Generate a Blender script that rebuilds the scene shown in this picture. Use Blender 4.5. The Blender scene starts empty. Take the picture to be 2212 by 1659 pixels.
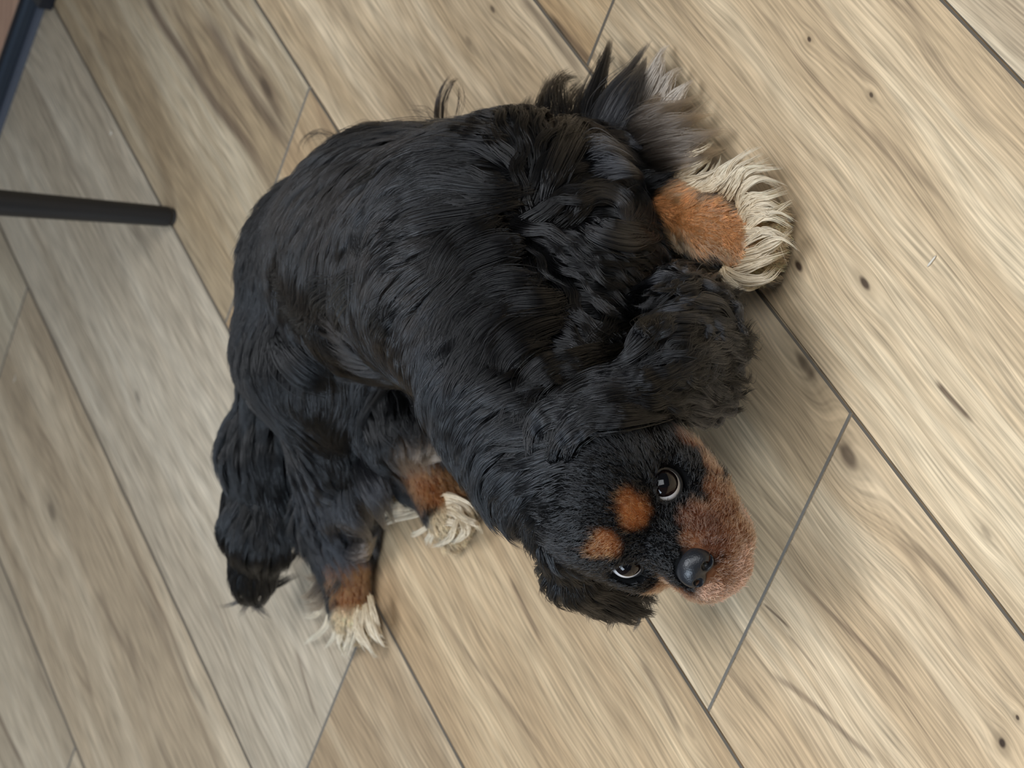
import bpy, bmesh, math, random
import numpy as np
from mathutils import Vector, Matrix, kdtree

# ------------------------------------------------------------------ camera
IMG_W, IMG_H = 2212.0, 1659.0
FOCAL = 6800.0                       # focal length in pixels of the 2212 x 1659 frame
PLANK_W = 0.24                       # width of a floor plank in metres
CAM_H = 4.714619700256936 * PLANK_W  # camera height over the floor
N_CAM = np.array([-0.86595196, 0.06928938, 0.49530413])   # world up seen in camera axes
N_CAM /= np.linalg.norm(N_CAM)
Y_CAM = np.array([0, 0, -1.0]); Y_CAM -= N_CAM * (Y_CAM @ N_CAM); Y_CAM /= np.linalg.norm(Y_CAM)
X_CAM = np.cross(Y_CAM, N_CAM)
ROT = np.array([X_CAM, Y_CAM, N_CAM])            # camera axes -> world axes
_d = ROT @ np.array([0, 0, -1.0])
CAM = np.array([0.0, -(_d * (-CAM_H / _d[2]))[1], CAM_H])

def unit(v):
    v = np.asarray(v, float); return v / np.linalg.norm(v)

def ray_dir(px, py):
    return ROT @ np.array([(px - IMG_W / 2) / FOCAL, -(py - IMG_H / 2) / FOCAL, -1.0])

def P(px, py, z):
    """the point of the room at height z that is seen at a place of the frame"""
    d = ray_dir(px, py)
    return CAM + d * ((z - CAM[2]) / d[2])

def to_px(p):
    q = (np.asarray(p) - CAM) @ ROT
    return np.stack([IMG_W / 2 + FOCAL * q[..., 0] / -q[..., 2], IMG_H / 2 - FOCAL * q[..., 1] / -q[..., 2]], -1)

scene = bpy.context.scene
cam_data = bpy.data.cameras.new('camera')
cam_data.sensor_fit = 'HORIZONTAL'; cam_data.sensor_width = 36.0
cam_data.lens = FOCAL / IMG_W * 36.0
cam_data.clip_start = 0.05; cam_data.clip_end = 50
cam_data.dof.use_dof = True; cam_data.dof.aperture_fstop = 18.0
cam_data.dof.focus_distance = float(np.linalg.norm(P(1430, 1050, 0.128) - CAM))
camera = bpy.data.objects.new('camera', cam_data)
M4 = np.eye(4); M4[:3, :3] = ROT; M4[:3, 3] = CAM
camera.matrix_world = Matrix(M4.tolist())
scene.collection.objects.link(camera)
scene.camera = camera
scene.view_settings.view_transform = 'Standard'
scene.view_settings.look = 'None'
scene.view_settings.gamma = 1.0
scene.view_settings.use_curve_mapping = False
scene.view_settings.exposure = -0.05

scene.cycles.max_bounces = 6; scene.cycles.diffuse_bounces = 3; scene.cycles.glossy_bounces = 3; scene.cycles.transmission_bounces = 5

# ------------------------------------------------------------------ light
world = bpy.data.worlds.new('room_light'); scene.world = world; world.use_nodes = True
bg = world.node_tree.nodes['Background']
bg.inputs[0].default_value = (0.86, 0.92, 1.0, 1); bg.inputs[1].default_value = 0.09

def area_light(name, loc, target, sx, sy, power, color):
    l = bpy.data.lights.new(name, 'AREA'); l.shape = 'RECTANGLE'; l.size = sx; l.size_y = sy
    l.energy = power; l.color = color
    o = bpy.data.objects.new(name, l); scene.collection.objects.link(o)
    o.location = loc
    o.rotation_euler = (Vector(target) - Vector(loc)).to_track_quat('-Z', 'Y').to_euler()
    return o
area_light('window_daylight', (-1.70, -0.85, 1.60), (0.0, -0.2, 0.0), 1.2, 1.3, 43, (0.72, 0.85, 1.0))
area_light('near_side_daylight', (0.75, -1.75, 1.65), (0.1, -0.35, 0.0), 1.2, 1.4, 21, (0.93, 0.965, 1.0))  # unseen daylight source on the camera side, brightens the near floor
area_light('ceiling_bounce_fill', (0.15, -0.55, 2.45), (0.15, -0.55, 0.0), 1.2, 1.2, 34, (0.90, 0.94, 1.0))  # added overhead fill that stands in for light bounced off the ceiling

# ------------------------------------------------------------------ materials
def simple_mat(name, col, rough=0.5, attr=None, coat=0.0, spec=0.5, metal=0.0):
    m = bpy.data.materials.new(name); m.use_nodes = True; b = m.node_tree.nodes['Principled BSDF']
    b.inputs['Base Color'].default_value = (*col, 1); b.inputs['Roughness'].default_value = rough
    b.inputs['Coat Weight'].default_value = coat; b.inputs['Specular IOR Level'].default_value = spec; b.inputs['Metallic'].default_value = metal
    if attr:
        at = m.node_tree.nodes.new('ShaderNodeAttribute'); at.attribute_name = attr
        m.node_tree.links.new(at.outputs['Color'], b.inputs['Base Color'])
    return m
def mesh_obj(name, verts, faces, mat, parent=None, smooth=True):
    m = bpy.data.meshes.new(name); m.from_pydata([tuple(map(float, v)) for v in verts], [], [tuple(map(int, f)) for f in faces])
    if smooth: m.shade_smooth()
    m.materials.append(mat)
    o = bpy.data.objects.new(name, m); scene.collection.objects.link(o)
    if parent: o.parent = parent
    return o
# ------------------------------------------------------------------ the floor: long planks laid side by side
U_DIR = np.array([-0.54675103, -0.83729524, 0.0]); V_DIR = np.array([0.83729524, -0.54675103, 0.0])   # along and across the planks
V_OFF = -5.568358681611701
def uv(p): return np.array([(np.asarray(p) - CAM) @ U_DIR, (np.asarray(p) - CAM) @ V_DIR])
def uv_px(px, py): return uv(P(px, py, 0.0))
FLOOR_O = np.array([CAM[0], CAM[1], 0.0])

def wood_material(knots, veins, seed_v, tone, shade_v):
    m = bpy.data.materials.new('oak_plank'); m.use_nodes = True; nt = m.node_tree; N, Lk = nt.nodes, nt.links
    b = N['Principled BSDF']
    def math_(op, a, b_=None, c=None, clamp=False):
        n = N.new('ShaderNodeMath'); n.operation = op; n.use_clamp = clamp
        for i, v in enumerate((a, b_, c)):
            if v is None: continue
            if isinstance(v, (int, float)): n.inputs[i].default_value = v
            else: Lk.new(v, n.inputs[i])
        return n.outputs[0]
    def noise(x, y, z, sx, sy, detail=3.0, rough=0.55, dist=0.0):
        c = N.new('ShaderNodeCombineXYZ')
        Lk.new(math_('MULTIPLY', x, sx), c.inputs[0]); Lk.new(math_('MULTIPLY_ADD', y, sy, z * 3.7 + 50.0), c.inputs[1])
        n = N.new('ShaderNodeTexNoise'); n.noise_dimensions = '2D'; n.inputs['Scale'].default_value = 1.0; n.inputs['Detail'].default_value = detail
        n.inputs['Roughness'].default_value = rough; n.inputs['Distortion'].default_value = dist
        Lk.new(c.outputs[0], n.inputs['Vector']); return n.outputs['Fac']
    def smooth(x, lo, hi):
        n = N.new('ShaderNodeMapRange'); n.interpolation_type = 'SMOOTHSTEP'; n.inputs[1].default_value = lo; n.inputs[2].default_value = hi
        Lk.new(x, n.inputs[0]); return n.outputs[0]
    def mix(fac, a, c):
        n = N.new('ShaderNodeMix'); n.data_type = 'RGBA'
        if isinstance(fac, (int, float)): n.inputs[0].default_value = fac
        else: Lk.new(fac, n.inputs[0])
        for i, v in ((6, a), (7, c)):
            if isinstance(v, tuple): n.inputs[i].default_value = (*v, 1)
            else: Lk.new(v, n.inputs[i])
        return n.outputs[2]
    geo = N.new('ShaderNodeNewGeometry')
    def dot(vec, off):
        n = N.new('ShaderNodeVectorMath'); n.operation = 'DOT_PRODUCT'; Lk.new(geo.outputs['Position'], n.inputs[0]); n.inputs[1].default_value = vec
        return math_('SUBTRACT', n.outputs['Value'], off)
    u = dot(tuple(U_DIR), float(CAM @ U_DIR)); v = dot(tuple(V_DIR), float(CAM @ V_DIR))
    # grain bends around knots
    vw = v; dark = None; halo = None
    for ku, kv, r, el, s in knots:
        du = math_('MULTIPLY', math_('SUBTRACT', u, ku), 1.0 / el); dv = math_('SUBTRACT', v, kv)
        d = math_('SQRT', math_('ADD', math_('MULTIPLY', du, du), math_('MULTIPLY', dv, dv)))
        g = math_('POWER', 2.718, math_('MULTIPLY', math_('MULTIPLY', d, d), -1.0 / (3.2 * r) ** 2))
        vw = math_('ADD', vw, math_('MULTIPLY', math_('MULTIPLY', dv, g), -0.75))
        k = math_('MULTIPLY', smooth(d, r, r * 0.35), s); h = math_('MULTIPLY', smooth(d, r * 2.6, r * 0.7), s * 0.5)
        dark = k if dark is None else math_('MAXIMUM', dark, k); halo = h if halo is None else math_('MAXIMUM', halo, h)
    ws = seed_v * 17.3
    warp = math_('SUBTRACT', noise(u, v, ws, 2.2, 7.0, 0.0), 0.5)
    vw = math_('ADD', vw, math_('MULTIPLY', warp, 0.030))
    n_wob = math_('MULTIPLY', math_('SUBTRACT', noise(u, v, ws, 9.0, 22.0, 0.0), 0.5), 0.010)
    vw2 = math_('ADD', vw, n_wob)
    vein = None
    for (u0, v0), (u1, v1), w, s in veins:
        L2 = (u1 - u0) ** 2 + (v1 - v0) ** 2; eu, ev = (u1 - u0), (v1 - v0)
        t = math_('MULTIPLY', math_('ADD', math_('MULTIPLY', math_('SUBTRACT', u, u0), eu), math_('MULTIPLY', math_('SUBTRACT', v, v0), ev)), 1 / L2)
        l = math_('MULTIPLY', math_('SUBTRACT', math_('MULTIPLY', math_('SUBTRACT', vw2, v0), eu), math_('MULTIPLY', math_('SUBTRACT', u, u0), ev)), 1 / math.sqrt(L2))
        a = math_('ABSOLUTE', l)
        k = math_('MULTIPLY', smooth(a, w, w * 0.15), math_('MULTIPLY', smooth(t, -0.05, 0.18), smooth(t, 1.05, 0.75)))
        k = math_('MULTIPLY', k, s)
        vein = k if vein is None else math_('MAXIMUM', vein, k)
    broad = noise(u, vw, ws, 1.3, 17.0, 2.0, 0.55)
    mid = noise(u, vw2, ws, 3.0, 70.0, 2.0, 0.6)
    fine = noise(u, vw2, ws, 8.0, 560.0, 1.0, 0.6)
    brush = noise(u, v, ws, 30.0, 380.0, 0.0)
    line = math_('ABSOLUTE', math_('SUBTRACT', noise(u, vw2, ws, 1.7, 30.0, 0.0), 0.5))
    lines = math_('MULTIPLY', smooth(line, 0.030, 0.0), smooth(broad, 0.58, 0.42))
    ring = math_('SINE', math_('ADD', math_('MULTIPLY', vw, 420.0), math_('MULTIPLY', noise(u, v, ws, 2.5, 9.0, 0.0), 22.0)))
    light, shade = tone, shade_v
    c = mix(smooth(broad, 0.66, 0.36), light, shade)
    c = mix(math_('MULTIPLY', smooth(mid, 0.62, 0.34), 0.55), c, shade)
    c = mix(math_('MULTIPLY', math_('ADD', math_('MULTIPLY', ring, 0.5), 0.5), 0.13), c, shade)
    brown = (0.115, 0.072, 0.045)
    c = mix(math_('MULTIPLY', lines, 0.34), c, brown)
    if vein: c = mix(math_('MULTIPLY', vein, math_('ADD', 0.55, math_('MULTIPLY', mid, 0.5)), clamp=True), c, brown)
    if dark: c = mix(math_('MULTIPLY', halo, 0.7), c, (0.20, 0.135, 0.075)); c = mix(dark, c, (0.045, 0.026, 0.018))
    g = math_('ADD', math_('MULTIPLY', math_('SUBTRACT', fine, 0.5), 0.85), math_('MULTIPLY', math_('SUBTRACT', brush, 0.5), 0.45))
    sc = N.new('ShaderNodeVectorMath'); sc.operation = 'SCALE'; Lk.new(c, sc.inputs[0]); Lk.new(math_('ADD', g, 1.0), sc.inputs['Scale'])
    Lk.new(sc.outputs[0], b.inputs['Base Color'])
    b.inputs['Roughness'].default_value = 0.52; b.inputs['Specular IOR Level'].default_value = 0.32
    bp = N.new('ShaderNodeBump'); bp.inputs['Strength'].default_value = 0.25; bp.inputs['Distance'].default_value = 0.0008
    Lk.new(noise(u, v, ws, 22.0, 520.0, 0.0), bp.inputs['Height']); Lk.new(bp.outputs[0], b.inputs['Normal'])
    return m
# knots: place, radius in m, stretch along the grain, strength
KN = [(1748, 85, .0022, 1.6, .9), (1882, 205, .0022, 1.5, .8), (1725, 575, .0035, 2.0, .95), (1868, 612, .0036, 2.6, .9), (1832, 985, .0075, 2.2, .75), (2165, 1605, .0035, 1.4, .95), (2198, 1550, .0018, 1.5, .9),
      (298, 855, .006, 2.0, .35), (112, 1105, .008, 2.2, .45), (1064, 20, .0025, 2.6, .7), (1012, 88, .003, 3.0, .35), (575, 190, .007, 3.5, .55), (1740, 790, .005, 4.0, .6), (1490, 1580, .003, 4, .3), (2130, 1150, .003, 3.0, .3)]
knots = [(*uv_px(x, y), r, e, s) for x, y, r, e, s in KN]
VN = [((285, -60), (598, 430), .0095, 1.0), ((360, -20), (560, 330), .006, .55), ((430, 20), (640, 340), .012, .8), ((500, 60), (625, 290), .006, .85), ((470, -40), (560, 110), .006, .7),
      ((2025, 812), (2108, 908), .0028, .95), ((1640, 1318), (1700, 1385), .0016, .95), ((1700, 1225), (1995, 1560), .0034, .7), ((1655, 1490), (1905, 1680), .0036, .75), ((1690, 1395), (1760, 1480), .002, .6),
      ((1960, 1180), (2090, 1340), .003, .5), ((1100, 1240), (1180, 1385), .004, .7), ((930, 1270), (1210, 1640), .0045, .45), ((1380, 1420), (1480, 1600), .005, .6), ((1180, 40), (1290, 165), .005, .8), ((1115, -20), (1275, 190), .006, .6), ((900, 130), (990, 260), .004, .5),
      ((235, 1080), (470, 1560), .004, .65), ((210, 1270), (270, 1420), .006, .5), ((-30, 1480), (60, 1690), .005, .85), ((640, 1400), (690, 1560), .003, .5), ((60, 150), (260, 560), .006, .35), ((150, 160), (300, 430), .004, .3),
      ((1735, 755), (1800, 850), .006, .5), ((800, 100), (960, 330), .006, .4), ((1870, 270), (2060, 420), .006, .4), ((1750, 150), (1960, 380), .004, .35), ((1950, 60), (2180, 300), .006, .3), ((1660, 30), (1900, 330), .003, .3)]
veins = [(tuple(uv_px(*a)), tuple(uv_px(*c)), w, s) for a, c, w, s in VN]
BEVEL_M = simple_mat('plank_edge', (0.15, 0.128, 0.10), 0.7)
GAP_M = simple_mat('plank_joint', (0.05, 0.042, 0.035), 0.9)
fm = bpy.data.meshes.new('floor')
_c4 = [FLOOR_O + U_DIR * a + V_DIR * c for a, c in ((-5, -4), (2, -4), (2, 3), (-5, 3))]
fm.from_pydata([tuple(p + np.array([0, 0, -0.004])) for p in _c4] + [tuple(p + np.array([0, 0, -0.03])) for p in _c4], [], [(0, 1, 2, 3), (7, 6, 5, 4), (0, 4, 5, 1), (1, 5, 6, 2), (2, 6, 7, 3), (3, 7, 4, 0)])
fm.materials.append(GAP_M)
floor = bpy.data.objects.new('floor', fm); scene.collection.objects.link(floor); floor['kind'] = 'structure'
floor['label'] = 'floor of pale oak-look planks'
def plank(u0, u1, k, tone, shade, seed):
    """one plank between two end joints in row k, with eased edges"""
    w = PLANK_W; v0, v1 = (k + V_OFF) * w, (k + 1 + V_OFF) * w
    g, e, dz = 0.0005, 0.0013, 0.0012
    m = bpy.data.meshes.new('plank')
    ring = lambda ins, z: [(U_DIR * a + V_DIR * c + FLOOR_O + np.array([0, 0, z])) for a, c in ((u0 + ins, v0 + ins), (u1 - ins, v0 + ins), (u1 - ins, v1 - ins), (u0 + ins, v1 - ins))]
    V = ring(g, -0.0045) + ring(g, -dz) + ring(g + e, 0.0)
    F = [(8, 9, 10, 11)] + [(a + i, a + (i + 1) % 4, a + 4 + (i + 1) % 4, a + 4 + i) for a in (0, 4) for i in range(4)]
    kk = [q for q in knots if v0 < q[1] < v1 and u0 - .1 < q[0] < u1 + .1]
    vv = [q for q in veins if v0 - .01 < (q[0][1] + q[1][1]) / 2 < v1 + .01 and u0 - .05 < (q[0][0] + q[1][0]) / 2 < u1 + .05]
    m.from_pydata([tuple(p) for p in V], [], F); m.materials.append(wood_material(kk, vv, seed, tone, shade)); m.materials.append(BEVEL_M)
    for i in range(5, 9): m.polygons[i].material_index = 1
    bm = bmesh.new(); bm.from_mesh(m); bmesh.ops.recalc_face_normals(bm, faces=bm.faces); bm.to_mesh(m); bm.free()
    o = bpy.data.objects.new('plank', m); scene.collection.objects.link(o); o.parent = floor
PL = 7.9 * PLANK_W
#  row, a joint in that row, tone and shade of the plank before and behind the joint
WARM = (1.05, 0.975, 0.90)
s2l = lambda c: tuple(WARM[i] * ((x / 255) / 12.92 if x <= 10 else ((x / 255 + .055) / 1.055) ** 2.4) for i, x in enumerate(c))
ROWS = [(-4, -12.0, [(190, 180, 160), (160, 148, 128)], [(190, 180, 160), (160, 148, 128)]),
        (-3, -8.76, [(198, 188, 168), (168, 156, 136)], [(194, 182, 160), (162, 148, 126)]),
        (-2, -10.506, [(200, 192, 172), (176, 165, 145)], [(200, 188, 166), (170, 155, 132)]),
        (-1, -7.175, [(200, 193, 177), (178, 168, 150)], [(194, 178, 152), (162, 143, 117)]),
        (0, -8.770, [(194, 184, 162), (164, 147, 120)], [(202, 183, 152), (172, 150, 120)]),
        (1, -5.458, [(212, 197, 170), (182, 163, 134)], [(212, 196, 168), (184, 163, 133)]),
        (2, -7.197, [(210, 192, 160), (182, 158, 124)], [(213, 198, 170), (188, 168, 138)]),
        (3, -5.0, [(206, 194, 170), (174, 158, 134)], [(206, 194, 170), (174, 158, 134)]),
        (4, -7.0, [(206, 190, 162), (168, 148, 120)], [(206, 190, 162), (168, 148, 120)])]
for k, jn, t0, t1 in ROWS:
    j = jn * PLANK_W
    plank(j - PL, j, k, s2l(t0[0]), s2l(t0[1]), k * 1.37 + 0.21)
    plank(j, j + PL, k, s2l(t1[0]), s2l(t1[1]), k * 1.37 + 0.83)

# the rest of the floor around the picture
for k, jn in ((-8, -9.0), (-7, -11.4), (-6, -8.2), (-5, -10.1), (5, -8.4), (6, -6.1)):
    for a in (-2, -1, 0):
        plank((jn + 3.5) * PLANK_W + a * PL, (jn + 3.5) * PLANK_W + (a + 1) * PL, k, s2l((198, 184, 160)), s2l((166, 150, 126)), k * 1.37 + a * 0.31)
for k, jn, t0, t1 in ROWS:
    plank(jn * PLANK_W - 2 * PL, jn * PLANK_W - PL, k, s2l(t0[0]), s2l(t0[1]), k * 1.37 + 0.45)
    plank(jn * PLANK_W + PL, jn * PLANK_W + 2 * PL, k, s2l(t1[0]), s2l(t1[1]), k * 1.37 + 0.62)

# the far wall of the room, beyond the picture
WALL_M = simple_mat('wall_paint', (0.62, 0.60, 0.56), 0.8)
def slab(name, lo, hi, mat):
    x0, y0, z0 = lo; x1, y1, z1 = hi
    V = [(x0, y0, z0), (x1, y0, z0), (x1, y1, z0), (x0, y1, z0), (x0, y0, z1), (x1, y0, z1), (x1, y1, z1), (x0, y1, z1)]
    o = mesh_obj(name, V, [(3, 2, 1, 0), (4, 5, 6, 7), (0, 1, 5, 4), (1, 2, 6, 5), (2, 3, 7, 6), (3, 0, 4, 7)], mat, smooth=False)
    o['kind'] = 'structure'; return o
slab('wall_back', (-2.2, 2.05, -0.03), (2.2, 2.15, 2.4), WALL_M)
slab('baseboard_back', (-2.2, 2.035, 0.0), (2.2, 2.05, 0.08), WALL_M)
# ------------------------------------------------------------------ the table: one slender black leg of it stands in view
def tagged(name, loc, label, cat):
    o = bpy.data.objects.new(name, None); scene.collection.objects.link(o); o.location = loc
    o['label'] = label; o['category'] = cat; return o
def rel(verts, o): return np.asarray(verts) - np.array(o.location)
CHAIR_M = bpy.data.materials.new('black_paint'); CHAIR_M.use_nodes = True
_b = CHAIR_M.node_tree.nodes['Principled BSDF']; _b.inputs['Base Color'].default_value = (0.011, 0.012, 0.014, 1); _b.inputs['Roughness'].default_value = 0.42
_n = CHAIR_M.node_tree.nodes.new('ShaderNodeTexNoise'); _n.inputs['Scale'].default_value = 260
_bp = CHAIR_M.node_tree.nodes.new('ShaderNodeBump'); _bp.inputs['Strength'].default_value = 0.08; _bp.inputs['Distance'].default_value = 0.001
CHAIR_M.node_tree.links.new(_n.outputs['Fac'], _bp.inputs['Height']); CHAIR_M.node_tree.links.new(_bp.outputs[0], _b.inputs['Normal'])
TOP_M = simple_mat('table_top_wood', (0.16, 0.105, 0.065), 0.45); PAD_M = simple_mat('leg_pad', (0.035, 0.035, 0.038), 0.6)
def frustum(pts, n=28):
    """tube along points with a radius each, closed at both ends"""
    V, F = [], []
    P_ = [np.asarray(p, float) for p, r in pts]
    ax = unit(P_[-1] - P_[0]); s = unit(np.cross(ax, [0.2, 0.9, 0.1])); t = np.cross(ax, s)
    for p, r in pts:
        for k in range(n):
            a = 2 * math.pi * k / n; V.append(np.asarray(p) + (s * math.cos(a) + t * math.sin(a)) * r)
    for i in range(len(pts) - 1):
        for k in range(n): F.append((i * n + k, i * n + (k + 1) % n, (i + 1) * n + (k + 1) % n, (i + 1) * n + k))
    F.append(tuple(range(n))[::-1]); F.append(tuple((len(pts) - 1) * n + k for k in range(n)))
    return np.array(V), F
foot = P(366, 468, 0.004)
zz = np.linspace(0.12, 0.24, 60); edge = np.array([P(0, 438, z) for z in zz])
edge = edge[np.argmin(np.linalg.norm((edge - foot)[:, :2], axis=1))]
lean = (edge - foot) / (edge - foot)[2]
TOP_Z = 0.72
top = foot + lean * (TOP_Z - foot[2])
T0, T1 = np.array([foot[0] - 0.16, foot[1] - 0.26]), np.array([foot[0] + 1.10, foot[1] + 0.86])     # corners of the unseen table top, sized to shade the floor corner
centre = np.array([(T0[0] + T1[0]) / 2, (T0[1] + T1[1]) / 2, 0])
table = tagged('table', (centre[0], centre[1], 0), 'table whose slender round black leg stands on the floor behind the dog', 'table')
legs = [foot, np.array([T1[0] - 0.16, foot[1], foot[2]]), np.array([T1[0] - 0.16, T1[1] - 0.26, foot[2]]), np.array([foot[0], T1[1] - 0.14, foot[2]])]
for i, ft in enumerate(legs):
    tp = top if i == 0 else ft + np.array([0, 0, TOP_Z - ft[2]])
    rr = lambda z: 0.0092 + 0.0150 * z
    V, F = frustum([(ft - np.array([0, 0, .001]), 0.0080), (ft + (tp - ft) * 0.003, 0.0092)] + [(ft + (tp - ft) * t, rr(t * TOP_Z)) for t in np.linspace(0.006, 1, 8)])
    lg = mesh_obj('leg', rel(V, table), F, CHAIR_M, table)
    lg['label'] = 'slender round black table leg'
    V, F = frustum([(ft * np.array([1, 1, 0]) + np.array([0, 0, 0.0003]), 0.0074), (ft + np.array([0, 0, -0.0005]), 0.0080)])
    mesh_obj('foot_pad', rel(V, table), F, PAD_M, lg)
def rounded_slab(w, d, r, z0, z1, n=8):
    rim = []
    for cx, cy, a0 in ((1, 1, 0), (-1, 1, 90), (-1, -1, 180), (1, -1, 270)):
        for k in range(n + 1):
            a = math.radians(a0 + 90 * k / n); rim.append(((w - r) * cx + r * math.cos(a), (d - r) * cy + r * math.sin(a)))
    V, F = [], []; m = len(rim)
    rings = [(0.985, z0), (1.0, z0 + 0.005), (1.0, z1 - 0.005), (0.992, z1)]
    for sc, z in rings: V += [(x * sc, y * sc, z) for x, y in rim]
    for i in range(len(rings) - 1):
        for k in range(m): F.append((i * m + k, i * m + (k + 1) % m, (i + 1) * m + (k + 1) % m, (i + 1) * m + k))
    F.append(tuple(range(m))[::-1]); F.append(tuple((len(rings) - 1) * m + k for k in range(m)))
    return np.array(V), F
V, F = rounded_slab((T1[0] - T0[0]) / 2, (T1[1] - T0[1]) / 2, 0.05, TOP_Z, TOP_Z + 0.028)
mesh_obj('table_top', V, F, TOP_M, table, smooth=False)
for sy in (-1, 1):
    V, F = rounded_slab((T1[0] - T0[0]) / 2 - 0.12, 0.012, 0.005, TOP_Z - 0.07, TOP_Z); mesh_obj('apron', V + np.array([0, sy * ((T1[1] - T0[1]) / 2 - 0.20), 0]), F, CHAIR_M, table, smooth=False)

# ------------------------------------------------------------------ a low board with a dark rim at the far corner
a_, b_ = P(46, 0, 0.022), P(0, 132, 0.022)
ed = unit(b_ - a_); ed[2] = 0; ed = unit(ed); inn = np.array([-ed[1], ed[0], 0])
if inn[1] < 0: inn = -inn
o0 = a_ * np.array([1, 1, 0])
board = tagged('low_board', tuple(o0), 'low tan board with a dark blue-black rim lying on the floor beyond the table leg', 'board')
def bar(s0, s1, prof, mat, name, parent):
    """bar along the edge of the board from s0 to s1 with a cross section of (inwards, up)"""
    n = len(prof); V = [ed * s + inn * x + np.array([0, 0, z]) for s in (s0, s1) for x, z in prof]
    F = [(k, (k + 1) % n, n + (k + 1) % n, n + k) for k in range(n)] + [tuple(range(n))[::-1], tuple(range(n, 2 * n))]
    o = mesh_obj(name, V, F, mat, parent, smooth=False)
    bm = bmesh.new(); bm.from_mesh(o.data); bmesh.ops.recalc_face_normals(bm, faces=bm.faces); bm.to_mesh(o.data); bm.free()
    return o
TANB = bpy.data.materials.new('tan_board'); TANB.use_nodes = True; _nt = TANB.node_tree; _pb = _nt.nodes['Principled BSDF']
_ns = _nt.nodes.new('ShaderNodeTexNoise'); _ns.inputs['Scale'].default_value = 60; _ns.inputs['Detail'].default_value = 5
_mp = _nt.nodes.new('ShaderNodeMapping'); _mp.inputs['Scale'].default_value = (0.4, 3, 1); _tc = _nt.nodes.new('ShaderNodeTexCoord')
_nt.links.new(_tc.outputs['Object'], _mp.inputs[0]); _nt.links.new(_mp.outputs[0], _ns.inputs['Vector'])
_cr = _nt.nodes.new('ShaderNodeValToRGB'); _cr.color_ramp.elements[0].position = .35; _cr.color_ramp.elements[0].color = (0.46, 0.26, 0.17, 1); _cr.color_ramp.elements[1].position = .65; _cr.color_ramp.elements[1].color = (0.62, 0.38, 0.26, 1)
_nt.links.new(_ns.outputs['Fac'], _cr.inputs[0]); _nt.links.new(_cr.outputs[0], _pb.inputs['Base Color']); _pb.inputs['Roughness'].default_value = 0.55
NAVY = simple_mat('dark_rim', (0.020, 0.030, 0.045), 0.30); RIMG = simple_mat('rim_lip', (0.085, 0.095, 0.12), 0.28); BLK = simple_mat('rim_black', (0.006, 0.007, 0.012), 0.4)
bar(-0.05, 0.18, [(0.002, 0.002), (0.09, 0.002), (0.09, 0.0215), (0.002, 0.0215)], TANB, 'panel', board)
bar(-0.05, 0.18, [(0.004, 0.0225), (0.000, 0.0235), (-0.0045, 0.0215), (-0.0045, 0.019), (0.002, 0.019)], BLK, 'inner_rim', board)
bar(-0.05, 0.18, [(-0.0045, 0.0215), (-0.0060, 0.0205), (-0.0072, 0.0170), (-0.0072, 0.0090), (-0.001, 0.0080), (0.002, 0.019)], NAVY, 'rim', board)
bar(-0.05, 0.18, [(-0.001, 0.0075), (-0.0090, 0.0065), (-0.0125, 0.0045), (-0.0130, 0.0004), (0.002, 0.0004)], RIMG, 'lip', board)
bar(-0.045, -0.012, [(-0.0072, 0.019), (-0.0300, 0.0150), (-0.0310, 0.0010), (-0.0072, 0.001)], BLK, 'bracket', board)

# crumbs and a bit of straw on the planks
CRUMB_M = simple_mat('pale_crumb', (0.62, 0.56, 0.46), 0.7)
for nm, pts, r, lab, ct in (('crumb', [(238, 292), (241, 286), (240, 280)], 0.0011, 'pale crumb on the grey plank near the table leg', 'crumb'),
                            ('hair_wisp', [(28, 826), (33, 818), (33, 808)], 0.0005, 'short pale wisp lying on the plank at the left edge', 'hair'),
                            ('straw', [(2003, 576), (2012, 565), (2022, 552)], 0.0007, 'thin pale bit of straw on the plank right of the dog', 'straw')):
    q = [P(x, y, r + 0.0001) for x, y in pts]
    V, F = frustum([(q[0], r * 0.3), (q[0] * .6 + q[1] * .4, r), (q[1], r), (q[1] * .4 + q[2] * .6, r * .9), (q[2], r * 0.3)], 10)
    o = mesh_obj(nm, V, F, CRUMB_M); o['label'] = lab; o['category'] = ct
# ------------------------------------------------------------------ the dog: a signed distance field of its body
# head frame: eyes and nose give the way the head is turned
HEAD_SCALE_PX = 3690.0
EYE_L = P(1430, 1050, 0.128)
_toL = ROT @ np.array([0.0203, 0.0442, 0.0172])            # from the right eye to the left eye
EYE_R = EYE_L - _toL
EYE_M = (EYE_L + EYE_R) / 2
_nose = ROT @ np.array([0.0320, -0.0255, 0.0278])
H_L = unit(_toL); _nn = unit(_nose - H_L * (_nose @ H_L))
_up = np.cross(_nn, H_L); _b = math.radians(20)
H_F = math.cos(_b) * _nn + math.sin(_b) * _up
H_U = math.cos(_b) * _up - math.sin(_b) * _nn
def HP(f, l, u):
    """a point of the head: centimetres forward, to the dog's left and up from between the eyes"""
    return EYE_M + 0.009 * (H_F * f + H_L * l + H_U * u)

PRIMS = []   # (kind, data, smooth k)
PGROUP = []; _grp = ['torso']
def cap(a, b, ra, rb, k=0.02): PRIMS.append(('c', (np.asarray(a, float), np.asarray(b, float), ra, rb), k)); PGROUP.append(_grp[0])
def ell(c, axes, radii, k=0.02): PRIMS.append(('e', (np.asarray(c, float), np.asarray(axes, float), np.asarray(radii, float)), k)); PGROUP.append(_grp[0])
def chain(pts, k=0.02):
    for (a, ra), (b, rb) in zip(pts[:-1], pts[1:]): cap(a, b, ra, rb, k)
HAX = np.array([H_F, H_L, H_U])

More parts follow.
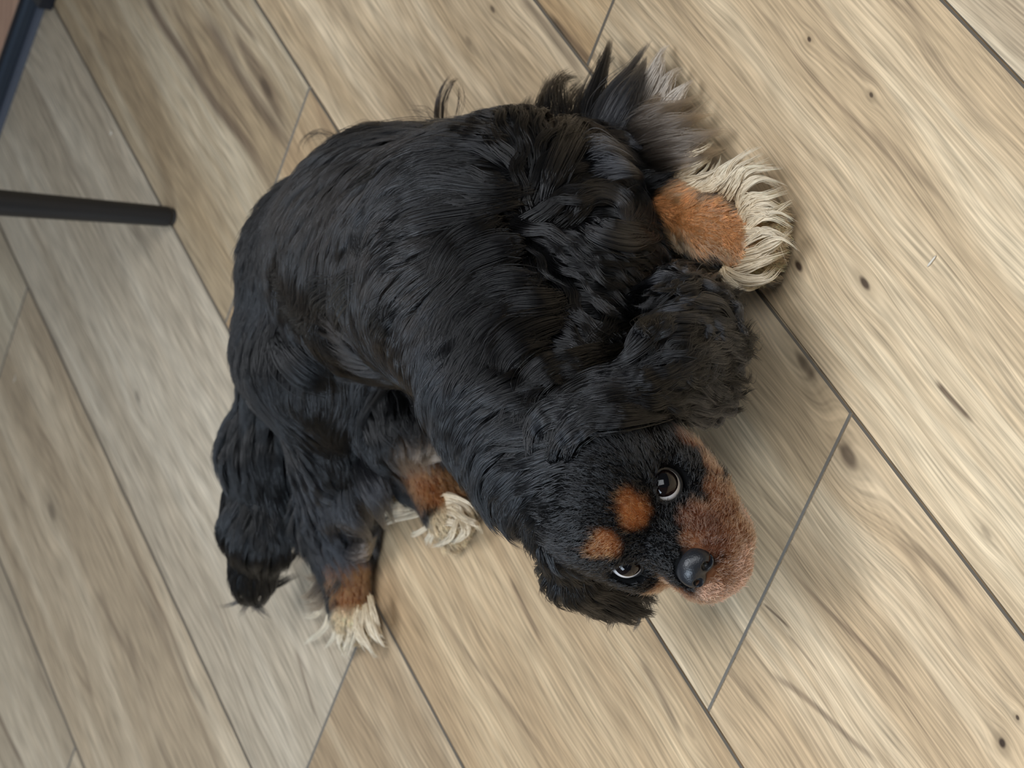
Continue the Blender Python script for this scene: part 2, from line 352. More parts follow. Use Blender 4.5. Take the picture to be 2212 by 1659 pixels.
J = {  # joints
 'pelvis': P(735, 585, 0.095), 'loin': P(860, 545, 0.105), 'chest': P(1075, 572, 0.110), 'brisket': P(1200, 640, 0.10),
 'withers': P(1010, 640, 0.150), 'neck': P(1150, 850, 0.135), 'nape': P(1225, 985, 0.138),
 'l_shoulder': P(1140, 450, 0.105), 'l_elbow': P(1330, 415, 0.036), 'l_wrist': P(1545, 495, 0.026), 'l_toe': P(1625, 520, 0.017),
 'r_shoulder': P(1150, 740, 0.10), 'r_elbow': P(1330, 800, 0.03),
 'r_hip': P(700, 740, 0.10), 'r_knee': P(745, 930, 0.062), 'r_hock': P(722, 1120, 0.034), 'r_heel': P(738, 1190, 0.026), 'r_htoe': P(758, 1325, 0.016),
 'l_hip': P(800, 740, 0.05), 'l_knee': P(880, 900, 0.045), 'l_hock': P(905, 1000, 0.03), 'l_htoe': P(968, 1110, 0.017),
 'tail0': P(610, 790, 0.085), 'tail1': P(570, 960, 0.080), 'tail2': P(565, 1120, 0.070), 'tail3': P(545, 1230, 0.060),
}
# torso
chain([(J['pelvis'], 0.066), (J['loin'], 0.074), (J['chest'], 0.082), (J['brisket'], 0.064)], 0.03)
chain([(J['loin'], 0.05), (J['withers'], 0.045), (J['neck'], 0.050), (J['nape'], 0.046)], 0.03)
cap(J['brisket'], J['neck'], 0.055, 0.046, 0.03)
# flank resting on the floor
ell(P(985, 495, 0.052), np.eye(3), (0.060, 0.115, 0.048), 0.03)
ell(P(805, 475, 0.052), np.eye(3), (0.054, 0.075, 0.048), 0.03)
_grp[0] = 'foreleg'
# left foreleg lies forward
chain([(J['chest'], 0.05), (J['l_shoulder'], 0.045), (J['l_elbow'], 0.027), (J['l_wrist'], 0.0155), (J['l_toe'], 0.017)], 0.02)
_grp[0] = 'torso'
# right foreleg folded under the neck
chain([(J['r_shoulder'], 0.045), (J['r_elbow'], 0.025)], 0.02)
# right hind leg (on top) and left hind leg (below), both feet out to the dog's right
_grp[0] = 'hind_r'
chain([(J['pelvis'], 0.06), (J['r_hip'], 0.058), (J['r_knee'], 0.036), (J['r_hock'], 0.022), (J['r_heel'], 0.0165), (J['r_htoe'], 0.016)], 0.02)
_grp[0] = 'hind_l'
chain([(J['loin'], 0.05), (J['l_hip'], 0.045), (J['l_knee'], 0.034), (J['l_hock'], 0.017), (J['l_htoe'], 0.0165)], 0.02)
# toes
def toes(a, b, n=4, r=0.0075, spread=0.010):
    d = unit(b - a); d[2] = 0; d = unit(d); s = np.array([-d[1], d[0], 0])
    for i in range(n):
        t = (i - (n - 1) / 2)
        base = b + s * t * spread * 0.8; base[2] = 0.013
        tip = b + d * (0.016 - 0.003 * abs(t)) + s * t * spread * 1.15; tip[2] = 0.009
        cap(base, tip, r, r * 0.95, 0.006)
_grp[0] = 'foreleg'; toes(J['l_wrist'], J['l_toe']); _grp[0] = 'hind_r'; toes(J['r_heel'], J['r_htoe']); _grp[0] = 'hind_l'; toes(J['l_hock'], J['l_htoe'])
_grp[0] = 'tail'
# tail
chain([(J['pelvis'], 0.03), (J['tail0'], 0.022), (J['tail1'], 0.024), (J['tail2'], 0.022), (J['tail3'], 0.012)], 0.015)
_grp[0] = 'head'
# head
ell(HP(-4.2, 0, 1.2), HAX, (0.055, 0.049, 0.043), 0.02)
cap(HP(-6.5, 0, -1), J['nape'], 0.04, 0.046, 0.03)
for s in (-1, 1):
    ell(HP(-1.9, 3.3 * s, -1.9), HAX, (0.028, 0.019, 0.024), 0.015)
    ell(HP(-0.6, 2.3 * s, 1.25), HAX, (0.012, 0.013, 0.008), 0.010)
    k_ = 1.0 if s > 0 else 0.72
    cap(HP(1.0, 1.1 * s * k_, -2.3), HP(4.0, 1.25 * s * k_, -2.8), 0.019 * (0.5 + 0.5 * k_), 0.0145, 0.010)     # muzzle
    cap(HP(-0.4, 2.5 * s * k_, -3.7), HP(3.4, 1.8 * s * k_, -4.2), 0.017 * (0.3 + 0.7 * k_), 0.0140, 0.012)     # hanging lips
cap(HP(-1, 0, -0.7), HP(4.2, 0, -1.4), 0.020, 0.0115, 0.010)
cap(HP(0.0, 0, -4.4), HP(4.2, 0, -4.7), 0.020, 0.0115, 0.010)
# ear leather: broad hanging flaps
EAR_L0 = P(1318, 940, 0.148); EAR_L1 = P(1425, 800, 0.112)
EAR_L_TIPS = [P(1450, 640, 0.085), P(1525, 680, 0.070), P(1555, 760, 0.064), P(1530, 850, 0.070)]
EAR_R0 = P(1212, 1160, 0.152); EAR_R1 = P(1238, 1225, 0.122)
EAR_R_TIPS = [P(1240, 1262, 0.100), P(1295, 1285, 0.088), P(1350, 1290, 0.078)]
EARS = {'l': [(EAR_L0, EAR_L1)] + [(EAR_L1, t) for t in EAR_L_TIPS], 'r': [(EAR_R0, EAR_R1)] + [(EAR_R1, t) for t in EAR_R_TIPS]}
N_BODY = len(PRIMS)
EAR_RANGE = {}
for side, e in EARS.items():
    a0 = len(PRIMS); _grp[0] = 'ear_' + side
    for i, (a, b) in enumerate(e): cap(a, b, 0.014 if i == 0 else 0.013, 0.014 if i == 0 else 0.009, 0.010)
    EAR_RANGE[side] = (a0, len(PRIMS))

VOX = 0.003
_pts = []
for kind, d, k in PRIMS:
    if kind == 'c': _pts += [d[0] - d[2] - .02, d[0] + d[2] + .02, d[1] - d[3] - .02, d[1] + d[3] + .02]
    else: _pts += [d[0] - d[2].max() - .02, d[0] + d[2].max() + .02]
GLO = np.min(_pts, 0) - 0.06; GHI = np.max(_pts, 0) + 0.06; GLO[2] = -0.03
GN = np.ceil((GHI - GLO) / VOX).astype(int) + 1
FIELD = np.full(GN, 0.06, np.float32)
def prim_dist(kind, d, X):
    if kind == 'c':
        a, b, ra, rb = d; ab = b - a; L2 = max(ab @ ab, 1e-12)
        t = np.clip(((X - a) @ ab) / L2, 0, 1)
        return np.linalg.norm(X - a - t[..., None] * ab, axis=-1) - (ra + (rb - ra) * t)
    c, ax, r = d
    q = (X - c) @ ax.T
    k0 = np.linalg.norm(q / r, axis=-1); k1 = np.linalg.norm(q / r ** 2, axis=-1)
    return k0 * (k0 - 1) / np.maximum(k1, 1e-9)
for kind, d, k in PRIMS:
    if kind == 'c': lo = np.minimum(d[0] - d[2], d[1] - d[3]); hi = np.maximum(d[0] + d[2], d[1] + d[3])
    else: lo = d[0] - d[2].max(); hi = d[0] + d[2].max()
    i0 = np.maximum(((lo - 0.06 - GLO) / VOX).astype(int), 0); i1 = np.minimum(((hi + 0.06 - GLO) / VOX).astype(int) + 1, GN)
    ix = [GLO[a] + VOX * np.arange(i0[a], i1[a]) for a in range(3)]
    X = np.stack(np.meshgrid(*ix, indexing='ij'), -1)
    nd = prim_dist(kind, d, X).astype(np.float32)
    sl = tuple(slice(i0[a], i1[a]) for a in range(3))
    od = FIELD[sl]
    h = np.clip(0.5 + 0.5 * (od - nd) / k, 0, 1)
    FIELD[sl] = od * (1 - h) + nd * h - k * h * (1 - h)
# eye sockets; the paws and belly rest on the floor
def carve(c, r, k=0.004):
    i0 = ((c - r - 0.02 - GLO) / VOX).astype(int); i1 = ((c + r + 0.02 - GLO) / VOX).astype(int) + 1
    ix = [GLO[a] + VOX * np.arange(i0[a], i1[a]) for a in range(3)]
    X = np.stack(np.meshgrid(*ix, indexing='ij'), -1)
    nd = (r - np.linalg.norm(X - c, axis=-1)).astype(np.float32)
    sl = tuple(slice(i0[a], i1[a]) for a in range(3)); od = FIELD[sl]
    h = np.clip(0.5 - 0.5 * (od - nd) / k, 0, 1)
    FIELD[sl] = od * (1 - h) + nd * h + k * h * (1 - h)
EYE_RAD = 0.0104
for s, e in ((1, EYE_L), (-1, EYE_R)):
    carve(e + H_F * 0.006 + H_L * 0.004 * s, EYE_RAD * 1.05)
_zz = (GLO[2] + VOX * np.arange(GN[2])).astype(np.float32)
FIELD = np.maximum(FIELD, (0.0035 - _zz)[None, None, :])

def sdf(X):
    q = (X - GLO) / VOX
    q = np.clip(q, 0, np.array(GN) - 1.001)
    i = q.astype(int); f = q - i
    x, y, z = i[..., 0], i[..., 1], i[..., 2]; fx, fy, fz = f[..., 0], f[..., 1], f[..., 2]
    c = FIELD
    c00 = c[x, y, z] * (1 - fx) + c[x + 1, y, z] * fx; c10 = c[x, y + 1, z] * (1 - fx) + c[x + 1, y + 1, z] * fx
    c01 = c[x, y, z + 1] * (1 - fx) + c[x + 1, y, z + 1] * fx; c11 = c[x, y + 1, z + 1] * (1 - fx) + c[x + 1, y + 1, z + 1] * fx
    return (c00 * (1 - fy) + c10 * fy) * (1 - fz) + (c01 * (1 - fy) + c11 * fy) * fz
def sdf_grad(X, e=0.004):
    g = np.stack([sdf(X + np.eye(3)[a] * e) - sdf(X - np.eye(3)[a] * e) for a in range(3)], -1)
    return g / np.maximum(np.linalg.norm(g, axis=-1, keepdims=True), 1e-9)

def surface_nets(F, lo=None, vox=None):
    lo = GLO if lo is None else lo; vox = VOX if vox is None else vox
    S = F < 0
    n0, n1, n2 = np.array(F.shape) - 1
    cnt = np.zeros((n0, n1, n2), np.int8); acc = np.zeros((n0, n1, n2, 3), np.float32)
    corner = lambda A, o: A[o[0]:o[0] + n0, o[1]:o[1] + n1, o[2]:o[2] + n2]
    for a in range(3):
        others = [b for b in range(3) if b != a]
        for o1 in (0, 1):
            for o2 in (0, 1):
                p = [0, 0, 0]; p[others[0]] = o1; p[others[1]] = o2
                q = list(p); q[a] = 1
                A, B = corner(F, p), corner(F, q)
                m = (A < 0) != (B < 0)
                t = A[m] / (A[m] - B[m])
                v = np.tile(np.array(p, np.float32), (t.size, 1)); v[:, a] = t
                acc[m] += v; cnt[m] += 1
    cells = np.argwhere(cnt > 0)
    idx = np.full((n0, n1, n2), -1, np.int32); idx[tuple(cells.T)] = np.arange(len(cells))
    verts = cells + acc[tuple(cells.T)] / cnt[tuple(cells.T)][:, None]
    faces = []
    for a in range(3):
        b, c = (a + 1) % 3, (a + 2) % 3
        m = np.diff(S.astype(np.int8), axis=a)
        e = np.argwhere(m != 0); e = e[(e[:, b] > 0) & (e[:, c] > 0) & (e[:, b] < F.shape[b] - 1) & (e[:, c] < F.shape[c] - 1)]
        sg = m[tuple(e.T)]
        def cell(db, dc):
            k = e.copy(); k[:, b] += db; k[:, c] += dc; return idx[tuple(k.T)]
        quad = np.stack([cell(-1, -1), cell(0, -1), cell(0, 0), cell(-1, 0)], -1)
        quad[sg > 0] = quad[sg > 0][:, ::-1]
        faces.append(quad)
    return lo + vox * verts, np.concatenate(faces)[:, ::-1]
BV, BF = surface_nets(FIELD)
# ------------------------------------------------------------------ the coat
rng = np.random.default_rng(7)
def march(px, py):
    """where the line of sight through a place of the frame meets the dog"""
    d = unit(ray_dir(px, py)); t = 1.0
    for _ in range(200):
        p = CAM + d * t; s = float(sdf(p[None])[0])
        if s < 0.0006: return p
        if p[2] < 0.0: break
        t += max(s * 0.8, 0.0006)
    best = None
    ts = np.arange(1.0, 3.2, 0.002); X = CAM + ts[:, None] * d
    v = sdf(X); i = int(np.argmin(v)); return X[i] - sdf_grad(X[i][None])[0] * v[i]
CX, CY = ROT @ np.array([1.0, 0, 0]), ROT @ np.array([0, -1.0, 0])    # frame right and frame down in the room
BLACK = np.array([0.0026, 0.0026, 0.0029]); BROWNISH = np.array([0.0070, 0.0054, 0.0044]); SLATE_SHEEN = np.array([0.022, 0.023, 0.027])  # last one: grey hair, and sheen put into the colour of black hair
TAN = np.array([0.30, 0.105, 0.034]); RUST = np.array([0.15, 0.058, 0.030]); PEACH = np.array([0.60, 0.38, 0.27]); MUZZLE = np.array([0.265, 0.118, 0.060]); ARM_TAN = np.array([0.52, 0.235, 0.095]); CREAM = np.array([0.80, 0.62, 0.39]); PALE = np.array([0.93, 0.83, 0.66])

# how the hair lies: place on the coat, direction it runs, length in cm, lift, waviness in mm
STYLE = [
 (1100, 820, -1, 0.3, 4.0, .30, 2.0), (1010, 680, -.8, .6, 4.5, .3, 2.5), (900, 600, -.75, .65, 4.5, .3, 2.5), (800, 620, -.65, .75, 4.2, .3, 2.2),
 (700, 600, -.8, .5, 3.6, .3, 1.5), (610, 540, -.9, .2, 3.0, .35, 1.0), (560, 640, -.75, .6, 2.6, .35, 1.0), (1120, 700, -.6, .8, 4.2, .3, 2.5),
 (1150, 600, -.6, .6, 4.5, .3, 2.5), (1060, 560, -.8, .5, 4.5, .3, 2.5), (960, 480, -.9, .35, 4.5, .3, 2.5),
 (1050, 400, -.95, .05, 4.5, .3, 2.5), (900, 340, -.95, .25, 4.5, .3, 2.2), (800, 340, -.8, .5, 4.5, .35, 2.0), (700, 430, -.75, .5, 3.6, .35, 1.5),
 (1050, 285, -.85, -.15, 3.2, .2, 1.5), (950, 270, -.95, .1, 3.6, .2, 1.5), (850, 300, -.9, .3, 3.8, .3, 1.5), (1150, 300, -.2, -.9, 4.5, .3, 2.0),
 (640, 760, -.2, 1, 3.4, .25, 1.0), (580, 760, -.2, 1, 2.6, .25, 1.0), (760, 800, -.2, 1, 4.0, .25, 1.5), (900, 800, -.45, .9, 4.2, .3, 2.0), (950, 900, -.35, 1, 3.6, .3, 2.0),
 (1020, 950, -.5, .8, 3.0, .3, 1.5), (660, 900, .15, 1, 3.6, .3, 1.5), (760, 950, .15, 1, 4.0, .3, 2.0), (700, 1050, .1, 1, 3.6, .35, 2.0), (780, 1060, .4, .9, 3.4, .35, 2.0),
 (740, 1150, .1, 1, 2.6, .35, 2.0), (760, 1240, .05, 1, 0.7, .2, 0.2), (760, 1320, .0, 1, 0.6, .2, 0.3),
 (870, 900, .2, 1, 3.0, .3, 2.0), (900, 960, .2, 1, 2.2, .3, 1.5), (930, 1040, .3, 1, 0.8, .2, 0.3), (970, 1110, .4, .9, 0.6, .2, 0.3),
 (1200, 450, .7, -.65, 4.5, .35, 3.0), (1240, 360, .55, -.8, 5.0, .35, 3.0), (1300, 420, .9, .1, 4.2, .4, 3.0), (1330, 480, .8, .6, 3.0, .35, 2.5), (1200, 540, .6, .5, 4.0, .3, 3.0),
 (1290, 350, .6, -.8, 5.0, .3, 3.0), (1280, 540, .9, .3, 3.6, .3, 3.0), (1350, 560, .95, .1, 3.0, .3, 2.5), (1250, 640, .8, .3, 4.0, .3, 3.0), (1200, 740, .6, .6, 4.0, .3, 3.0),
 (1400, 450, .9, .3, 0.8, .2, 0.3), (1480, 470, .95, .2, 0.6, .2, 0.2), (1560, 500, .95, .2, 0.6, .2, 0.2), (1630, 520, .95, .2, 0.5, .2, 0.3),
 (1130, 1000, -.8, .6, 2.4, .25, 1.0), (1110, 1100, -.6, .75, 1.8, .25, 0.8), (1170, 950, -.9, .1, 3.0, .25, 1.5),
 (1200, 1060, -.9, .1, 1.6, .25, 0.6), (1260, 1060, -.9, -.2, 1.1, .2, 0.4), (1320, 1060, -.8, -.45, 0.9, .2, 0.3), (1300, 1120, -.95, .05, 0.7, .2, 0.2),
 (1250, 1150, -.8, .5, 1.1, .2, 0.4), (1370, 1095, -.8, -.5, 0.7, .25, 0.1), (1300, 1180, -.8, .5, 0.7, .25, 0.1), (1400, 1150, -.9, -.1, 0.5, .15, 0.1),
 (1450, 1185, -.9, -.2, 0.4, .15, 0.1), (1460, 1120, -.2, -.95, 0.6, .2, 0.1), (1510, 1050, .15, -1, 0.6, .15, 0.2), (1550, 1100, .3, -.95, 0.6, .15, 0.3),
 (1600, 1130, .5, -.85, 0.6, .15, 0.3), (1600, 1200, .7, -.6, 0.5, .15, 0.2), (1570, 1270, .8, .3, 0.5, .2, 0.2), (1530, 960, .1, -1, 1.6, .25, 0.6), (1490, 940, -.2, -1, 1.6, .25, 0.6), (1440, 960, -.3, -.95, 1.4, .25, .5), (1400, 980, -.5, -.85, 1.2, .2, .4),
]
ST_P = np.array([march(s[0], s[1]) for s in STYLE])
ST_D = np.array([CX * s[2] + CY * s[3] for s in STYLE]); ST_D /= np.linalg.norm(ST_D, axis=1, keepdims=True)
ST_V = np.array([[(s[4] * 1.3 if s[4] > 2.3 else s[4]) / 100, s[5] * 0.8, s[6] * (0.55 if s[0] < 1130 and s[1] < 900 else 1.0) / 1000] for s in STYLE])
EARTIP = {'l': EAR_L_TIPS, 'r': EAR_R_TIPS}
TAIL = np.array([J['tail0'], J['tail1'], J['tail2'], J['tail3']])

def style_at(X, k=6):
    """direction, length, lift and wave at places on the coat"""
    D = np.empty((len(X), 3)); V = np.empty((len(X), 3))
    for a in range(0, len(X), 20000):
        x = X[a:a + 20000]
        d2 = ((x[:, None, :] - ST_P[None]) ** 2).sum(-1)
        w = 1 / (d2 + 1e-5) ** 2
        w /= w.sum(1, keepdims=True)
        D[a:a + 20000] = w @ ST_D; V[a:a + 20000] = w @ ST_V
    return D / np.maximum(np.linalg.norm(D, axis=1, keepdims=True), 1e-9), V

def prim_group(X):
    best = np.full(len(X), 9.0); g = np.zeros(len(X), int)
    for i, (kind, d, k) in enumerate(PRIMS):
        v = prim_dist(kind, d, X); m = v < best; best[m] = v[m]; g[m] = i
    return np.array(PGROUP)[g]

_nk = rng.normal(size=(24, 3)); _np = rng.uniform(0, 6.28, 24)
def smooth_noise(X, wl, o=0):
    k = _nk[o:o + 8] * (2 * math.pi / wl) * 0.45
    return np.sin(X @ k.T + _np[o:o + 8]).sum(1) / 4.0

# colour of the coat
PAINT = []
def paint(px, py, r_cm, col, soft=0.35, mirror=False):
    p = march(px, py); PAINT.append((p, r_cm / 100, col, soft))
    if mirror:
        q = p - EYE_M; PAINT.append((p - 2 * H_L * (q @ H_L), r_cm / 100, col, soft))
def paint3(p, r_cm, col, soft=0.3): PAINT.append((np.asarray(p), r_cm / 100, col, soft))
for a in [(620, 560, 6.0), (700, 520, 6.0), (700, 640, 5.0), (860, 600, 5.0), (800, 420, 5)]: paint(*a, BROWNISH, 0.9)
for a in [(1250, 120, 1), (1300, 300, 3.0)]: paint(a[0], a[1], a[2], BROWNISH, 0.8)
for a in [(1515, 950, 0.8), (1540, 1000, 1.0), (1560, 1060, 1.2), (1575, 1120, 1.6), (1520, 1110, 1.0), (1530, 1160, 1.3), (1600, 1170, 1.6), (1610, 1060, 1.2), (1570, 1240, 1.5), (1620, 1220, 1.4), (1560, 1290, 1.2)]:
    paint(*a, MUZZLE, 0.25)
for f_, l_, u_, r_ in [(3.5, -2.2, -3.2, 1.5), (3.0, -2.6, -4.2, 1.8), (1.0, -3.2, -4.2, 1.8), (4.6, 0, -4.2, 1.6), (4, 0, -5.5, 1.8), (1, 0, -6, 2.5), (-1, -3.4, -4.0, 1.5)]: paint3(HP(f_, l_, u_), r_, MUZZLE, 0.3)
for a in [(1490, 1115, 0.7), (1530, 1130, 0.9), (1575, 1105, 0.5), (1545, 1180, .8)]: paint(*a, RUST, 0.5)
for a in [(1610, 1200, 0.9), (1615, 1240, 1.0), (1575, 1285, 1.2), (1530, 1280, .7), (1620, 1120, .7)]: paint(*a, PEACH, 0.5)
paint(1372, 1104, 0.95, TAN * 1.1, 0.4); paint(1355, 1075, 0.55, TAN * 0.8, 0.6); paint(1308, 1176, 0.9, TAN * 0.9, 0.4); paint(1285, 1188, 0.65, TAN * 0.7, 0.6)
paint(1490, 955, 0.6, RUST, 0.5)
for a in [(1405, 460, 0.9), (1420, 480, 1.2), (1450, 470, 1.8), (1500, 480, 2.0), (1550, 500, 2.0), (1600, 520, 2.2), (1580, 560, 1.4), (1440, 430, 1.5)]: paint(*a, ARM_TAN, 0.2)
for a in [(1650, 530, 1.3), (1640, 570, 1.2), (1655, 480, 1.2)]: paint(*a, CREAM * .9, 0.4)
for a in [(745, 1215, 1.6), (760, 1250, 1.9), (765, 1290, 1.7)]: paint(*a, TAN * 0.85, 0.2)
for a in [(765, 1345, 1.2), (735, 1340, 1.0), (790, 1335, 1.0)]: paint(*a, CREAM * .85, 0.5)
for a in [(900, 1020, 1.3), (935, 1050, 1.8), (965, 1060, 1.4)]: paint(*a, TAN * 0.7, 0.3)
for a in [(985, 1120, 1.3), (950, 1130, 1.0)]: paint(*a, CREAM * .8, 0.5)
for k_, c_, r_ in (('l_toe', CREAM * .85, 1.9), ('r_htoe', CREAM * .8, 2.3), ('l_htoe', CREAM * .75, 2.3)): paint3(J[k_] + np.array([0, 0, -0.012]) + (np.array([-0.01, 0, 0]) if 'h' in k_ else np.array([0, -0.014, 0])), r_, c_, 0.3)
for a in [(700, 1060, 3), (770, 1100, 3), (740, 1160, 2.0)]: paint(*a, SLATE_SHEEN, 0.8)  # hock hair that only looks lit: the light is put into its colour
for a in [(880, 970, 1.6), (920, 950, 1.2)]: paint(*a, np.array([.11, .075, .05]), 0.6)
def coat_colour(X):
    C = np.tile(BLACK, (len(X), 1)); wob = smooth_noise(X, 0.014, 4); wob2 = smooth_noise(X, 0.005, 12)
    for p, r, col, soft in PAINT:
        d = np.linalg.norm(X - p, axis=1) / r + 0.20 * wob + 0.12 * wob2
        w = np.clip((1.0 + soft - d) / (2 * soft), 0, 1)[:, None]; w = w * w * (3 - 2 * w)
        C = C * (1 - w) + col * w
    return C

# scatter roots over the body
tri = np.concatenate([BF[:, [0, 1, 2]], BF[:, [0, 2, 3]]])
T0, T1, T2 = BV[tri[:, 0]], BV[tri[:, 1]], BV[tri[:, 2]]
area = 0.5 * np.linalg.norm(np.cross(T1 - T0, T2 - T0), axis=1)
def scatter(n, weight):
    p = area * weight; p = p / p.sum()
    i = rng.choice(len(tri), n, p=p)
    u, v = rng.random(n), rng.random(n); f = u + v > 1; u[f] = 1 - u[f]; v[f] = 1 - v[f]
    return T0[i] + (T1 - T0)[i] * u[:, None] + (T2 - T0)[i] * v[:, None]
TC = (T0 + T1 + T2) / 3
TG = prim_group(TC)
_, TSV = style_at(TC)
near_eye = np.minimum(np.linalg.norm(TC - (EYE_L + H_F * .006 + H_L * .005), axis=1), np.linalg.norm(TC - (EYE_R + H_F * .006 - H_L * .005), axis=1))
NOSE = HP(5.2, 0, -1.35)
no_hair = (near_eye < 0.0116) | (np.linalg.norm((TC - NOSE) @ HAX.T / np.array([.013, .0125, .0105]), axis=1) < 1) | (TC[:, 2] < 0.006)
base_w = np.where(no_hair, 0.0, 1.0)
short = TSV[:, 0] < 0.013
NPT = 10

def grow(X, group):
    """one guide hair from each root: runs along the coat, falls, waves"""
    Nn = sdf_grad(X); D, V = style_at(X)
    L, lift, wave = V[:, 0].copy(), V[:, 1].copy(), V[:, 2].copy()
    for s in 'lr':
        m = group == 'ear_' + s
        if m.any():
            base = EAR_L0 if s == 'l' else EAR_R0
            dd = X[m] - base; dd[:, 2] -= 0.03; D[m] = dd / np.linalg.norm(dd, axis=1, keepdims=True)
            far = np.clip(np.linalg.norm(X[m] - base, axis=1) / 0.11, 0, 1)
            L[m] = (0.036 - 0.006 * far) if s == 'l' else (0.018 + 0.010 * far)
            lift[m] = 0.3; wave[m] = 0.0042 if s == 'l' else 0.0015
    m = group == 'head'
    fr = ((X[m] - EYE_M) @ H_F) / 0.009
    L[m] *= np.clip(1.0 - 0.5 * np.clip((fr + 4.5) / 3.0, 0, 1), 0.5, 1); lift[m] = 0.07
    m = group == 'tail'
    if m.any():
        d2 = np.linalg.norm(X[m][:, None] - TAIL[None], axis=2); i = np.clip(d2.argmin(1), 0, 2)
        D[m] = (TAIL[np.clip(i + 1, 1, 3)] - TAIL[i]); D[m] /= np.linalg.norm(D[m], axis=1, keepdims=True)
        L[m] = 0.046; lift[m] = 0.45; wave[m] = 0.0005
    lift = np.where(L < 0.011, np.minimum(lift, 0.10), lift)
    L *= rng.uniform(0.85, 1.12, len(X)) * (1 + 0.15 * smooth_noise(X, 0.05, 8))
    # neighbours lean together: tufts
    jit = np.stack([smooth_noise(X, 0.045, 0), smooth_noise(X, 0.045, 8), smooth_noise(X, 0.045, 16)], 1)
    D = D + 0.13 * jit * np.clip(L / 0.03, 0.15, 1)[:, None] + rng.normal(size=D.shape) * 0.03
    T = D - Nn * (D * Nn).sum(1, keepdims=True); T /= np.maximum(np.linalg.norm(T, axis=1, keepdims=True), 1e-9)
    d = T + Nn * lift[:, None]; d /= np.linalg.norm(d, axis=1, keepdims=True)
    pts = [X - Nn * 0.001]; p = X.copy()
    step = L / (NPT - 1)
    ph = 3.0 * smooth_noise(X, 0.08, 16) + rng.normal(size=len(X)) * 0.2
    wl = np.where(wave < 0.0018, 0.045, 0.027)
    hold = np.clip(L * 0.085, 0.0007, 0.0032)
    B = np.cross(T, Nn)
    for k in range(1, NPT):
        t = k / (NPT - 1)
        n = sdf_grad(p)
        s = sdf(p)
        toward = T * 0.25 - n * (0.35 * np.clip((s - hold * (1 + t)) / (hold * 2 + 0.001), -1, 1.0))[:, None]
        d = d + toward + np.array([0, 0, -1.0]) * (0.16 * np.clip(L / 0.04, 0.1, 1.4) * t)[:, None]
        d /= np.linalg.norm(d, axis=1, keepdims=True)
        p = p + d * step[:, None]
        s = sdf(p); push = np.clip(0.35 * hold + 0.8 * hold * t - s, 0, 0.01); p = p + sdf_grad(p) * push[:, None]
        p[:, 2] = np.maximum(p[:, 2], 0.0025)
        w = np.sin(2 * math.pi * (t * L / wl) + ph) * wave * min(1, 2 * t)
        q = p + B * w[:, None]; q[:, 2] = np.maximum(q[:, 2], 0.002)
        pts.append(q)
    return np.stack(pts, 1)

def children(G, GX, GW, n, weight, spread):
    """hairs around the guides, drawn together into locks towards the tip"""
    X = scatter(n, weight)
    kd = kdtree.KDTree(len(GX))
    for i, g in enumerate(GX): kd.insert(g, i)
    kd.balance()
    gi = np.array([kd.find(x)[1] for x in X])
    off = X - GX[gi]
    t = np.linspace(0, 1, NPT)
    c = (GW[gi] * rng.uniform(0.6, 1.12, n))[:, None]; c = np.clip(c, 0, 0.97)
    K = 1 - c * t[None, :] ** 0.8
    scale = rng.uniform(0.62, 1.05, n)
    rel = G[gi] - G[gi][:, :1]
    tt = t[None, :] * scale[:, None] * (NPT - 1); i0 = np.minimum(tt.astype(int), NPT - 2); f = (tt - i0)[..., None]
    ar = np.arange(n)[:, None]
    rel = rel[ar, i0] * (1 - f) + rel[ar, i0 + 1] * f
    out = GX[gi][:, None] + rel + off[:, None] * K[..., None]
    out += rng.normal(size=(n, 1, 3)) * (spread * t[None, :, None] ** 1.5)
    out[..., 2] = np.maximum(out[..., 2], 0.0015)
    return X, gi, out

FUR_MAT = {}
def hair_material(name, rough=0.20, radial=0.28):
    m = bpy.data.materials.new(name); m.use_nodes = True; nt = m.node_tree
    for nd in list(nt.nodes): nt.nodes.remove(nd)
    out = nt.nodes.new('ShaderNodeOutputMaterial'); h = nt.nodes.new('ShaderNodeBsdfHairPrincipled')
    h.model = 'CHIANG'; h.parametrization = 'COLOR'
    at = nt.nodes.new('ShaderNodeAttribute'); at.attribute_name = 'hair_colour'
    h.inputs['Roughness'].default_value = rough; h.inputs['Radial Roughness'].default_value = radial
    h.inputs['Random Roughness'].default_value = 0.2; h.inputs['IOR'].default_value = 1.54
    nt.links.new(at.outputs['Color'], h.inputs['Color'])
    # pale hair is soft and dull, black hair is glossy
    pb = nt.nodes.new('ShaderNodeBsdfPrincipled'); pb.inputs['Roughness'].default_value = 0.5; pb.inputs['Specular IOR Level'].default_value = 0.25
    nt.links.new(at.outputs['Color'], pb.inputs['Base Color'])
    mr = nt.nodes.new('ShaderNodeMapRange'); mr.inputs[1].default_value = 0.25; mr.inputs[2].default_value = 0.45
    sp = nt.nodes.new('ShaderNodeSeparateColor'); nt.links.new(at.outputs['Color'], sp.inputs[0]); nt.links.new(sp.outputs[1], mr.inputs[0])
    mx = nt.nodes.new('ShaderNodeMixShader'); nt.links.new(mr.outputs[0], mx.inputs[0]); nt.links.new(h.outputs[0], mx.inputs[1]); nt.links.new(pb.outputs[0], mx.inputs[2])
    nt.links.new(mx.outputs[0], out.inputs['Surface'])
    return m
HAIR = hair_material('dog_hair')

